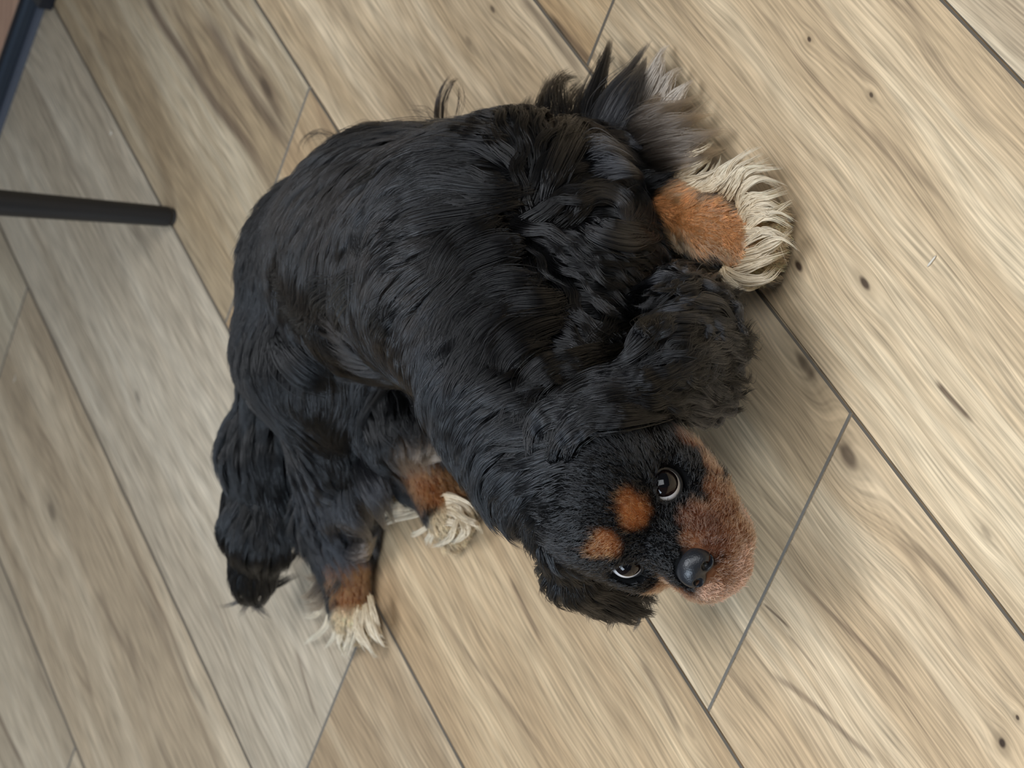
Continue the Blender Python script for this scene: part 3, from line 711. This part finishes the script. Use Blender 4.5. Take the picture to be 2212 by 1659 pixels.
def hair_object(name, strands, colours, radius, parent):
    """strands (n, points, 3), colours (n, points, 3), radius (n, points)"""
    n, k, _ = strands.shape
    cu = bpy.data.hair_curves.new(name); cu.add_curves([k] * n)
    cu.attributes['position'].data.foreach_set('vector', strands.astype(np.float32).ravel())
    ra = cu.attributes.get('radius') or cu.attributes.new('radius', 'FLOAT', 'POINT')
    ra.data.foreach_set('value', radius.astype(np.float32).ravel())
    ca = cu.attributes.new('hair_colour', 'FLOAT_COLOR', 'POINT')
    rgba = np.ones((n, k, 4), np.float32); rgba[..., :3] = colours
    ca.data.foreach_set('color', rgba.ravel())
    cu.materials.append(HAIR)
    o = bpy.data.objects.new(name, cu); scene.collection.objects.link(o); o.parent = parent
    o['kind'] = 'stuff'
    return o
def taper(n, k, r0, tip=0.25):
    t = np.linspace(0, 1, k)
    return np.tile(r0 * np.minimum(1, (1 - t) * 1.6 + tip) * np.where(t > .85, 1 - (t - .85) * 4, 1), (n, 1))

# the dog: an empty where it lies, its body and what grows on it
dog = bpy.data.objects.new('dog', None); scene.collection.objects.link(dog)
dog['label'] = 'black and tan long-haired spaniel lying on the plank floor, looking up'; dog['category'] = 'dog'
bm_ = bpy.data.meshes.new('body'); bm_.from_pydata(BV.tolist(), [], BF.tolist()); bm_.shade_smooth()
body = bpy.data.objects.new('body', bm_); scene.collection.objects.link(body); body.parent = dog
ca = bm_.attributes.new('hair_colour', 'FLOAT_COLOR', 'POINT')
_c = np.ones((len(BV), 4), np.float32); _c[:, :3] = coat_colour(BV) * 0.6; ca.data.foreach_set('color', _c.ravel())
bm_.materials.append(simple_mat('dog_skin', (0.02, 0.02, 0.02), 0.8, 'hair_colour', spec=0.1))

# guides: sparse where hair is long (broad locks), dense where it is short
gw = base_w * np.where(short, 6.0, 1.0) * np.where(np.char.startswith(TG, 'ear'), 2.5, 1.0)
GX = scatter(8500, gw); GG = prim_group(GX)
G = grow(GX, GG)
fur_cols = {}
cw = base_w * np.where(short, 3.2, 1.0) * np.where(np.char.startswith(TG, 'ear'), 1.6, 1.0) * np.where(TG == 'tail', 1.5, 1.0)
NHAIR = 250000
_, _gv = style_at(GX)
GCL = np.clip(0.42 + 0.42 * _gv[:, 2] / 0.003, 0.35, 0.84); GCL[np.char.startswith(GG, 'ear')] = 0.88; GCL[GG == 'head'] = 0.35
CXr, gi, ST = children(G, GX, GCL, NHAIR, cw, 0.0011)
CG = GG[gi]
L_ = np.linalg.norm(G[gi][:, -1] - G[gi][:, 0], axis=1)
col = coat_colour(CXr)
col = col * rng.uniform(0.75, 1.35, (NHAIR, 1))
_lt = col.max(1) > 0.08
col[_lt] *= np.where((rng.random((_lt.sum(), 1)) < 0.25) & (CG[_lt] == 'head')[:, None], 0.5, 1.05) * (1 + 0.3 * smooth_noise(CXr[_lt], 0.009, 8)[:, None]).clip(0.5, 1.5)
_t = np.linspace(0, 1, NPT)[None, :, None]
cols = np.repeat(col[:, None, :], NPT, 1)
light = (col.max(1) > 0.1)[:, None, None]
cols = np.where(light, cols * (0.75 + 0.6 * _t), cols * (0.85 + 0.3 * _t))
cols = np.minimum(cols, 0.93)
rad = taper(NHAIR, NPT, 0.00021) * np.where(L_ < 0.013, 0.62, 1.0)[:, None]
# a hair keeps its shape where it is short
parts = {'coat': CG == 'torso', 'head_fur': CG == 'head', 'ear_fur': CG == 'ear_l', 'ear_fur ': CG == 'ear_r', 'tail_fur': CG == 'tail',
         'foreleg_fur': CG == 'foreleg', 'hind_leg_fur': CG == 'hind_r', 'hind_leg_fur ': CG == 'hind_l'}
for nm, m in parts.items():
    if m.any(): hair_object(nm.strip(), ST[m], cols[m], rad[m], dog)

# long feathering: locks with a path of their own (places on the frame with a height over the floor)
def spline(pts, k):
    pts = np.asarray(pts, float); n = len(pts)
    e = np.concatenate([[2 * pts[0] - pts[1]], pts, [2 * pts[-1] - pts[-2]]])
    u = np.linspace(0, n - 1 - 1e-6, k); i = u.astype(int); f = (u - i)[:, None]
    p0, p1, p2, p3 = e[i], e[i + 1], e[i + 2], e[i + 3]
    return 0.5 * (2 * p1 + (p2 - p0) * f + (2 * p0 - 5 * p1 + 4 * p2 - p3) * f ** 2 + (3 * p1 - p0 - 3 * p2 + p3) * f ** 3)
LOCKS = {}
LK = 14
def lock(group, path, z0, z1, c0, c1, n=60, w=0.0045, tip=0.0008, arch=0.006, rad=0.00019, frizz=0.0012):
    k = len(path); ts = np.linspace(0, 1, k)
    pts = [P(x, y, z0 + (z1 - z0) * t + arch * math.sin(math.pi * t)) for (x, y), t in zip(path, ts)]
    C = spline(pts, LK)
    t = np.linspace(0, 1, LK)
    o = rng.normal(size=(n, 1, 3)) * np.array([1, 1, 0.5])
    wid = w * (1 - t) ** 0.7 * (0.6 + 0.9 * np.sin(np.pi * np.minimum(t * 1.3 + .1, 1))) + tip
    S = C[None] + o * wid[None, :, None] * 0.6
    S += np.cumsum(rng.normal(size=(n, LK, 3)), 1) * frizz * 0.12
    sc = rng.uniform(0.7, 1.0, n)
    tt = t[None] * sc[:, None] * (LK - 1); i = np.minimum(tt.astype(int), LK - 2); f = (tt - i)[..., None]; ar = np.arange(n)[:, None]
    S = S[ar, i] * (1 - f) + S[ar, i + 1] * f
    S[..., 2] = np.maximum(S[..., 2], 0.0018)
    col = (np.asarray(c0) * (1 - t[:, None]) + np.asarray(c1) * t[:, None])[None] * rng.uniform(0.8, 1.15, (n, 1, 1))
    LOCKS.setdefault(group, []).append((S, np.minimum(col, .93), taper(n, LK, rad)))
def locks(group, paths, z0, z1, c0, c1, jitter=5, copies=2, **kw):
    for pth in paths:
        for c in range(copies):
            j = rng.normal(size=2) * jitter * (c > 0); k_ = rng.normal(size=(len(pth), 2)) * jitter * 0.35
            lock(group, [(x + j[0] + a, y + j[1] + b) for (x, y), (a, b) in zip(pth, k_)], z0, z1, c0, c1, **kw)
TAUPE = np.array([0.10, 0.078, 0.062]); TAUPE_L = np.array([0.22, 0.165, 0.12])
locks('foreleg_feathering', [
 [(1415, 395), (1438, 355), (1480, 340), (1530, 345)], [(1425, 402), (1465, 396), (1500, 375), (1522, 350)], [(1440, 408), (1490, 406), (1530, 385), (1545, 350)],
 [(1470, 412), (1520, 410), (1545, 380), (1562, 350)], [(1500, 412), (1540, 395), (1565, 360), (1625, 322)], [(1530, 418), (1552, 398), (1585, 365), (1630, 345)],
 [(1455, 400), (1475, 370), (1510, 350), (1540, 330)], [(1560, 420), (1575, 395), (1600, 360), (1650, 335)]], 0.030, 0.014, CREAM * .8, PALE, n=15, w=0.0013, tip=0.0004, rad=0.00030, copies=4, jitter=9, arch=0.009)
locks('foreleg_feathering', [
 [(1588, 430), (1595, 392), (1622, 372), (1682, 366)], [(1590, 450), (1602, 405), (1640, 386), (1688, 402)], [(1600, 475), (1612, 432), (1652, 420), (1695, 408)],
 [(1600, 500), (1620, 452), (1660, 440), (1704, 470)], [(1600, 525), (1626, 482), (1666, 470), (1713, 492)], [(1598, 545), (1630, 512), (1670, 500), (1716, 530)],
 [(1592, 562), (1632, 550), (1672, 530), (1702, 500)], [(1582, 580), (1622, 575), (1662, 560), (1694, 545)], [(1575, 590), (1610, 603), (1652, 600), (1682, 570)],
 [(1560, 575), (1575, 598), (1610, 612), (1650, 600)], [(1590, 505), (1622, 500), (1660, 505), (1690, 560)], [(1585, 470), (1620, 460), (1655, 465), (1700, 440)]], 0.026, 0.012, CREAM * .85, PALE, n=15, w=0.0013, tip=0.0004, rad=0.00030, copies=4, jitter=8, arch=0.010)
locks('elbow_feathering', [
 [(1255, 340), (1275, 230), (1308, 130), (1322, 82)], [(1265, 330), (1290, 240), (1300, 160), (1330, 120)], [(1240, 330), (1270, 260), (1280, 190), (1300, 100)]], 0.05, 0.006, BLACK, BLACK * 2, n=90, w=0.006)
locks('elbow_feathering', [
 [(1285, 320), (1315, 230), (1360, 150), (1404, 88)], [(1300, 310), (1345, 225), (1385, 160), (1400, 120)], [(1310, 320), (1350, 250), (1370, 190), (1385, 140)], [(1290, 340), (1330, 270), (1345, 200), (1370, 150)]], 0.05, 0.006, BLACK * 2, SLATE_SHEEN * 1.6, n=110, w=0.008)
locks('elbow_feathering', [
 [(1375, 250), (1400, 185), (1420, 130), (1440, 96)], [(1380, 240), (1410, 180), (1425, 140), (1432, 110)], [(1395, 260), (1430, 205), (1450, 170), (1475, 160)], [(1415, 280), (1450, 225), (1480, 190), (1500, 175)]], 0.022, 0.005, np.array([.42, .36, .30]), np.array([.86, .78, .68]), n=60, w=0.004)
locks('elbow_feathering', [
 [(1320, 310), (1400, 262), (1460, 230), (1520, 205)], [(1340, 325), (1430, 282), (1490, 262), (1545, 248)], [(1360, 345), (1440, 318), (1510, 300), (1572, 280)], [(1370, 365), (1450, 345), (1510, 330), (1560, 320)],
 [(1330, 300), (1390, 270), (1430, 230), (1470, 190)], [(1300, 330), (1370, 300), (1430, 260), (1500, 220)], [(1350, 310), (1410, 290), (1470, 270), (1540, 225)]], 0.045, 0.006, BLACK * 3, TAUPE_L, n=60, w=0.006, copies=3, jitter=10)
locks('elbow_feathering', [
 [(1230, 420), (1280, 395), (1340, 400), (1370, 450)], [(1230, 440), (1280, 420), (1330, 440), (1350, 490)], [(1240, 400), (1300, 365), (1370, 375), (1400, 420)], [(1250, 470), (1300, 490), (1350, 480), (1395, 500)],
 [(1250, 490), (1300, 540), (1360, 545), (1392, 500)], [(1230, 380), (1290, 335), (1350, 345), (1400, 365)], [(1220, 410), (1260, 350), (1330, 320), (1390, 345)]], 0.095, 0.045, BLACK * 1.2, SLATE_SHEEN * 1.2, n=90, w=0.007, arch=0.012)
locks('coat_tuft', [
 [(1155, 290), (1165, 235), (1180, 190), (1200, 150)], [(1180, 285), (1190, 220), (1205, 175), (1235, 150)], [(1225, 280), (1212, 220), (1222, 175), (1262, 165)], [(1140, 290), (1135, 250), (1140, 225), (1150, 205)],
 [(1205, 290), (1225, 235), (1240, 205), (1275, 172)], [(1170, 300), (1178, 240), (1178, 200), (1182, 165)], [(1240, 300), (1245, 240), (1260, 200), (1280, 190)]], 0.055, 0.012, BLACK, BLACK, n=45, w=0.004, rad=0.00016, frizz=0.003)
locks('coat_tuft', [[(944, 275), (944, 225), (958, 185), (985, 153)], [(952, 275), (960, 215), (975, 180), (994, 165)]], 0.055, 0.05, BLACK, BROWNISH, n=26, w=0.0018, copies=1, rad=0.00016)
locks('coat_tuft', [[(985, 270), (992, 225), (990, 190), (985, 165)], [(950, 270), (925, 238), (900, 232), (880, 240)], [(760, 330), (700, 285), (655, 300), (640, 345)], [(740, 320), (690, 290), (660, 310), (650, 340)], [(830, 290), (790, 268), (755, 280), (735, 300)]], 0.06, 0.05, BLACK, BROWNISH, n=9, w=0.0015, copies=1, rad=0.00014, frizz=0.003)
# right hind paw
locks('hind_leg_feathering', [
 [(720, 1290), (715, 1330), (700, 1362), (658, 1392)], [(735, 1310), (725, 1350), (718, 1380), (700, 1400)], [(750, 1320), (736, 1370), (736, 1400), (756, 1426)], [(765, 1325), (780, 1370), (798, 1400), (812, 1422)],
 [(790, 1305), (800, 1350), (815, 1382), (832, 1385)], [(702, 1270), (692, 1318), (675, 1335), (655, 1330)], [(755, 1320), (760, 1365), (750, 1395), (740, 1420)], [(800, 1290), (808, 1330), (820, 1365), (826, 1375)], [(775, 1320), (770, 1360), (785, 1390), (795, 1405)]], 0.022, 0.006, CREAM * .7, PALE, n=15, w=0.0014, tip=0.0004, rad=0.00028, copies=4, arch=0.006)
locks('hind_leg_feathering', [
 [(740, 1185), (710, 1225), (690, 1255), (720, 1215)], [(745, 1195), (715, 1240), (690, 1260), (668, 1270)], [(735, 1165), (700, 1182), (670, 1185), (648, 1195)], [(710, 1140), (680, 1140), (655, 1130), (636, 1118)],
 [(730, 1200), (700, 1230), (680, 1250), (650, 1245)], [(715, 1235), (690, 1270), (670, 1290), (645, 1290)], [(720, 1255), (700, 1285), (680, 1305), (650, 1310)], [(740, 1180), (780, 1190), (800, 1180), (815, 1150)], [(700, 1160), (675, 1175), (665, 1200), (650, 1215)]], 0.036, 0.014, SLATE_SHEEN * 2, TAUPE_L * 1.2, n=55, w=0.004, jitter=7, copies=3)
locks('hind_leg_feathering', [
 [(700, 980), (690, 1040), (720, 1100), (700, 1150)], [(740, 960), (760, 1040), (790, 1090), (800, 1150)], [(720, 1020), (730, 1090), (760, 1140), (770, 1190)], [(770, 1000), (800, 1060), (820, 1110), (838, 1140)],
 [(670, 960), (655, 1030), (660, 1080), (640, 1120)], [(690, 1040), (700, 1110), (720, 1150), (715, 1190)], [(650, 930), (645, 1000), (650, 1050), (655, 1080)], [(740, 1060), (750, 1110), (790, 1140), (810, 1180)]], 0.070, 0.026, BLACK * 1.5, SLATE_SHEEN * 1.8, n=80, w=0.006, arch=0.010, copies=3, jitter=10)  # lit look of the hock hair put into the tip colour
# left hind paw
locks('hind_paw_feathering', [
 [(935, 1085), (885, 1100), (840, 1108), (812, 1128)], [(940, 1090), (900, 1112), (852, 1122), (822, 1142)], [(925, 1085), (880, 1090), (845, 1092), (825, 1080)], [(930, 1092), (970, 1080), (1010, 1098), (1030, 1130)],
 [(980, 1100), (1010, 1120), (1030, 1130), (1040, 1148)], [(960, 1115), (935, 1148), (925, 1165), (918, 1180)], [(985, 1125), (975, 1155), (955, 1172), (930, 1180)], [(940, 1150), (955, 1128), (990, 1135), (975, 1162)],
 [(945, 1105), (935, 1130), (905, 1150), (890, 1150)], [(1000, 1120), (1010, 1150), (990, 1165), (970, 1172)], [(960, 1100), (985, 1110), (1000, 1135), (1020, 1150)]], 0.026, 0.008, CREAM * .7, PALE, n=15, w=0.0013, tip=0.0004, rad=0.00028, copies=4, arch=0.007)
locks('hind_paw_feathering', [[(870, 945), (895, 980), (935, 985), (972, 975)], [(880, 935), (910, 965), (945, 970), (975, 960)], [(850, 930), (870, 970), (890, 1000), (900, 1020)]], 0.045, 0.03, np.array([.09, .06, .04]), TAUPE_L * 1.1, n=50, w=0.004)
# long hair that lies over the coat: paths across the dog, each a little above its skin
def flow(group, paths, col0, col1, h0=0.004, h1=0.011, h2=0.006, n=70, w=0.006, copies=2, jitter=9, rad=0.00019, wave=0.0):
    for pth in paths:
        for c in range(copies):
            j = rng.normal(size=2) * jitter * (c > 0)
            hit = np.array([march(x + j[0], y + j[1]) for x, y in pth]); nn_ = sdf_grad(hit)
            k = len(pth); hh = np.interp(np.linspace(0, 1, k), [0, 0.45, 1], [h0, h1, h2])
            C = spline(hit + nn_ * hh[:, None], LK); t = np.linspace(0, 1, LK)
            T_ = np.gradient(C, axis=0); B_ = np.cross(T_, unit(nn_.mean(0))); B_ /= np.maximum(np.linalg.norm(B_, axis=1, keepdims=True), 1e-9)
            len_ = np.linalg.norm(np.diff(C, axis=0), axis=1).sum()
            C = C + (B_ + 0.7 * unit(nn_.mean(0))) * (wave * np.sin(2 * math.pi * t * len_ / 0.024 + rng.uniform(0, 6.28)) * np.minimum(1, 2 * t))[:, None]
            a_ = rng.normal(size=(n, 1)); up = rng.normal(size=(n, 1))
            wid = w * (np.sin(np.pi * np.clip(0.12 + 0.80 * t, 0, 1)) ** 0.8)[None]
            S = C[None] + B_[None] * (a_ * wid * 0.6)[..., None] + unit(nn_.mean(0)) * (up * wid * 0.16)[..., None]
            S = S + np.cumsum(rng.normal(size=(n, LK, 3)), 1) * 0.00012
            sc = rng.uniform(0.75, 1.0, n); st = rng.uniform(0, 0.18, n)
            tt = np.clip((st[:, None] + t[None] * (sc - st)[:, None]), 0, 1) * (LK - 1); i = np.minimum(tt.astype(int), LK - 2); f = (tt - i)[..., None]; ar = np.arange(n)[:, None]
            S = S[ar, i] * (1 - f) + S[ar, i + 1] * f
            # the first point of each hair is rooted in the coat
            S[:, 0] -= unit(nn_[0]) * 0.006
            S[..., 2] = np.maximum(S[..., 2], 0.0018)
            col = (np.asarray(col0) * (1 - t[:, None]) + np.asarray(col1) * t[:, None])[None] * rng.uniform(0.8, 1.25, (n, 1, 1))
            LOCKS.setdefault(group, []).append((S, np.minimum(col, .93), taper(n, LK, rad)))
Z6 = lambda pts: [(950 + x / 2.949, 450 + y / 2.949) for x, y in pts]
Z4 = lambda pts: [(450 + x / 2.37, 150 + y / 2.37) for x, y in pts]
flow('ear_feathering', [Z6(q) for q in [
 [(620, 1600), (640, 1450), (760, 1370), (1000, 1350), (1200, 1280)], [(700, 1600), (760, 1450), (900, 1350), (1100, 1270), (1300, 1250), (1500, 1150)], [(800, 1600), (850, 1500), (1000, 1400), (1250, 1370), (1500, 1300)],
 [(600, 1300), (640, 1150), (800, 1050), (950, 1000), (1100, 900), (1180, 780)], [(650, 1250), (750, 1120), (900, 1060), (1100, 980), (1250, 850), (1400, 700)], [(850, 1200), (1000, 1080), (1200, 1050), (1350, 900), (1400, 800), (1600, 770)],
 [(560, 1450), (600, 1250), (720, 1130), (860, 1090), (1000, 1040)], [(660, 1400), (760, 1270), (950, 1200), (1150, 1130), (1300, 1020)], [(900, 1330), (1050, 1230), (1250, 1180), (1400, 1080), (1550, 1010)],
 [(1100, 900), (1150, 800), (1250, 700), (1400, 600), (1700, 500)], [(1000, 980), (1100, 850), (1200, 760), (1350, 700), (1500, 640)], [(900, 1000), (1000, 900), (1060, 800), (1150, 700), (1200, 620)]]], BLACK, BLACK * 1.6, 0.003, 0.012, 0.010, n=60, w=0.005, copies=4, jitter=11, wave=0.0016)
flow('ear_feathering', [Z6(q) for q in [
 [(1370, 1000), (1400, 850), (1550, 780), (1750, 740), (1930, 700)], [(1300, 1150), (1450, 1050), (1600, 950), (1800, 900), (1980, 870)], [(1350, 1200), (1500, 1100), (1700, 1080), (1880, 1050), (2000, 960)],
 [(1200, 1300), (1400, 1250), (1600, 1200), (1780, 1220), (1900, 1180)], [(1150, 600), (1250, 490), (1400, 410), (1560, 330), (1700, 340)], [(1200, 600), (1400, 520), (1600, 480), (1780, 450), (1860, 500)],
 [(1250, 650), (1450, 600), (1650, 560), (1830, 580), (1920, 650)], [(1400, 720), (1600, 650), (1800, 640), (1930, 720), (1980, 780)], [(1400, 950), (1600, 870), (1800, 820), (1930, 830), (2000, 900)], [(1450, 1280), (1620, 1310), (1740, 1320), (1830, 1300)],
 [(1500, 800), (1650, 840), (1750, 900), (1900, 940)], [(1550, 1020), (1650, 1100), (1760, 1160), (1880, 1140)], [(1300, 560), (1420, 450), (1560, 420), (1700, 400)]]], BLACK, SLATE_SHEEN * 1.1, 0.003, 0.011, 0.009, n=34, w=0.0032, copies=6, jitter=12, wave=0.0026)  # highlights of the wavy ear locks are put into their tip colour
flow('coat_locks', [Z6(q) for q in [
 [(400, 500), (200, 550), (80, 700), (30, 900), (60, 1050)], [(500, 560), (300, 620), (180, 760), (130, 920), (200, 1150)], [(650, 700), (450, 700), (280, 800), (200, 950), (230, 1200)], [(900, 720), (700, 750), (500, 850), (380, 950), (300, 1050)],
 [(750, 850), (550, 900), (430, 1000), (400, 1100)], [(250, 150), (100, 250), (0, 400), (-50, 550)], [(700, 500), (480, 520), (300, 560), (150, 660)], [(850, 560), (650, 620), (450, 640), (300, 720)], [(600, 250), (400, 300), (200, 380), (80, 500)], [(450, 80), (280, 180), (120, 260), (20, 340)]]] +
 [Z4(q) for q in [
 [(1330, 880), (1250, 950), (1180, 1080), (1190, 1180)], [(1130, 960), (1000, 980), (930, 1000), (890, 1080)], [(1400, 1130), (1250, 1200), (1180, 1320), (1200, 1450)], [(700, 1110), (600, 1150), (570, 1250)],
 [(1300, 400), (1100, 450), (950, 540), (800, 620), (720, 700)], [(1700, 560), (1400, 620), (1150, 600), (1000, 650), (900, 750)], [(1250, 300), (1000, 330), (800, 370), (650, 450), (620, 520)], [(1500, 450), (1200, 520), (1020, 620), (980, 700)],
 [(1650, 650), (1400, 720), (1100, 780), (950, 850), (880, 920)], [(1050, 700), (900, 800), (860, 900), (900, 1000)], [(1150, 850), (1000, 880), (850, 940), (780, 1050)], [(900, 1050), (780, 1120), (700, 1220), (680, 1350)], [(1100, 1200), (980, 1260), (900, 1350), (880, 1480)],
 [(330, 1330), (420, 1480), (540, 1580), (700, 1650)], [(560, 1250), (620, 1400), (720, 1500), (850, 1600)], [(1600, 350), (1350, 330), (1100, 350), (900, 420)]]], BLACK, BLACK * 1.2, 0.003, 0.009, 0.005, n=90, w=0.010, copies=2, jitter=12)
flow('elbow_feathering', [[(1240, 405), (1300, 380), (1365, 415), (1390, 480), (1360, 535), (1300, 545)], [(1235, 430), (1290, 405), (1345, 430), (1362, 480), (1340, 515)], [(1225, 460), (1275, 435), (1320, 455), (1330, 495)], [(1240, 490), (1290, 530), (1350, 540), (1385, 500)],
 [(1215, 400), (1270, 345), (1340, 340), (1395, 365)], [(1200, 380), (1250, 310), (1310, 290), (1370, 300)], [(1190, 420), (1215, 340), (1250, 280), (1290, 250)]], BLACK, SLATE_SHEEN, 0.004, 0.014, 0.012, n=70, w=0.006, copies=3)  # swirl of elbow hair, its sheen put into the tip colour
for g, items in LOCKS.items():
    hair_object(g, np.concatenate([i[0] for i in items]), np.concatenate([i[1] for i in items]), np.concatenate([i[2] for i in items]), dog)
# eyes and nose
def cap_mesh(c, axis, prof, n=40):
    """surface of revolution: profile of (distance along the axis, radius)"""
    axis = unit(axis); s = unit(np.cross(axis, [0.3, 0.5, 0.8])); r = np.cross(axis, s)
    V, Fc = [], []
    for d, rr in prof:
        for k in range(n):
            a = 2 * math.pi * k / n; V.append(c + axis * d + (s * math.cos(a) + r * math.sin(a)) * rr)
    for i in range(len(prof) - 1):
        for k in range(n): Fc.append((i * n + k, i * n + (k + 1) % n, (i + 1) * n + (k + 1) % n, (i + 1) * n + k))
    return np.array(V), Fc
WHITE_M = simple_mat('eye_white', (0.72, 0.70, 0.70), 0.08, coat=1.0)
IRIS_M = simple_mat('eye_iris', (0.006, 0.0028, 0.0025), 0.06, coat=0.35, spec=0.3)
PUPIL_M = simple_mat('eye_pupil', (0.002, 0.002, 0.003), 0.03, coat=0.35, spec=0.3)
LID_M = simple_mat('eyelid', (0.006, 0.006, 0.007), 0.35)
for s, e0, shift in ((1, EYE_L, (0.03, -0.34)), (-1, EYE_R, (0.12, 0.12))):
    e = e0 + (H_F * 0.7 + H_L * 0.5 * s) * 0.0012
    look = unit(unit(CAM - e) + CX * shift[0] + CY * shift[1])
    R_ = EYE_RAD
    V, Fc = cap_mesh(e, look, [(R_ * math.cos(a), R_ * math.sin(a)) for a in np.linspace(0.001, math.pi - 0.001, 30)])
    eye = mesh_obj('eye', V, Fc, WHITE_M, dog)
    eye['label'] = 'dark eye with a rim of white'
    V, Fc = cap_mesh(e, look, [((R_ + 0.0007 * math.cos(a * 1.5)) * math.cos(a), (R_ + 0.0007 * math.cos(a * 1.5)) * math.sin(a)) for a in np.linspace(0.001, 1.0, 14)])
    mesh_obj('iris', V, Fc, IRIS_M, eye)
    V, Fc = cap_mesh(e, look, [((R_ + 0.00085) * math.cos(a), (R_ + 0.00085) * math.sin(a)) for a in np.linspace(0.001, 0.42, 8)])
    mesh_obj('pupil', V, Fc, PUPIL_M, eye)
    # lids: a rim around the opening that hugs the ball
    ax = unit(H_F * 0.78 + H_L * 0.55 * s + H_U * 0.20)
    sx = unit(np.cross(ax, H_U)); su = np.cross(sx, ax)
    V, Fc = [], []; n = 48
    ring = [(-0.0002, 0.98), (0.0012, 1.00), (0.0018, 1.08), (0.0014, 1.2), (0.0002, 1.38), (-0.002, 1.55)]
    for hgt, ang in ring:
        for k in range(n):
            a = 2 * math.pi * k / n
            op = ang * (1.0 + 0.13 * abs(math.cos(a)) ** 3) * (1.0 - 0.05 * max(0, math.sin(a)))
            d = ax * math.cos(op) + (sx * math.cos(a) + su * math.sin(a)) * math.sin(op)
            V.append(e + unit(d) * (R_ + hgt))
    for i in range(len(ring) - 1):
        for k in range(n): Fc.append((i * n + k, i * n + (k + 1) % n, (i + 1) * n + (k + 1) % n, (i + 1) * n + k))
    mesh_obj('eyelid', V, Fc, LID_M, eye)

# nose leather with two nostrils
vx = 0.0006; nlo, nn = HP(5.15, 0, -1.45) - 0.022, 74
gx = [nlo[a] + vx * np.arange(nn) for a in range(3)]
XX = np.stack(np.meshgrid(*gx, indexing='ij'), -1)
L3 = ((XX - EYE_M) @ HAX.T) / 0.009        # head coordinates in cm
def blob(c, r):
    q = L3 - np.array(c); r = np.array(r); k0 = np.linalg.norm(q / r, axis=-1); return k0 - 1
def smin(a, b, k): h = np.clip(.5 + .5 * (b - a) / k, 0, 1); return b * (1 - h) + a * h - k * h * (1 - h)
nf = blob((5.0, 0, -1.25), (1.05, 1.30, 0.95))
nf = smin(nf, blob((5.3, 0.62, -1.65), (0.75, 0.72, 0.75)), .35); nf = smin(nf, blob((5.3, -0.62, -1.65), (0.75, 0.72, 0.75)), .35)
for s in (-1, 1):
    for c, r in (((6.02, 0.62 * s, -1.55), (0.50, 0.34, 0.33)), ((5.85, 0.98 * s, -1.82), (0.5, 0.40, 0.19))):
        nf = -smin(-nf, blob(c, r), .12)
nf = np.maximum(nf, -(blob((6.15, 0, -1.9), (0.4, 0.07, 0.7))) * 0.5 + 0 * nf) if False else nf
NV, NF = surface_nets(nf.astype(np.float32), nlo, vx)
nm_ = bpy.data.materials.new('nose_leather'); nm_.use_nodes = True; nt = nm_.node_tree; b = nt.nodes['Principled BSDF']
b.inputs['Base Color'].default_value = (0.013, 0.014, 0.017, 1); b.inputs['Roughness'].default_value = 0.34
vo = nt.nodes.new('ShaderNodeTexVoronoi'); vo.inputs['Scale'].default_value = 900; bp = nt.nodes.new('ShaderNodeBump'); bp.inputs['Strength'].default_value = 0.16; bp.inputs['Distance'].default_value = 0.0006
tc = nt.nodes.new('ShaderNodeTexCoord'); nt.links.new(tc.outputs['Object'], vo.inputs['Vector'])
nt.links.new(vo.outputs['Distance'], bp.inputs['Height']); nt.links.new(bp.outputs[0], b.inputs['Normal'])
nose = mesh_obj('nose', NV, NF, nm_, dog)
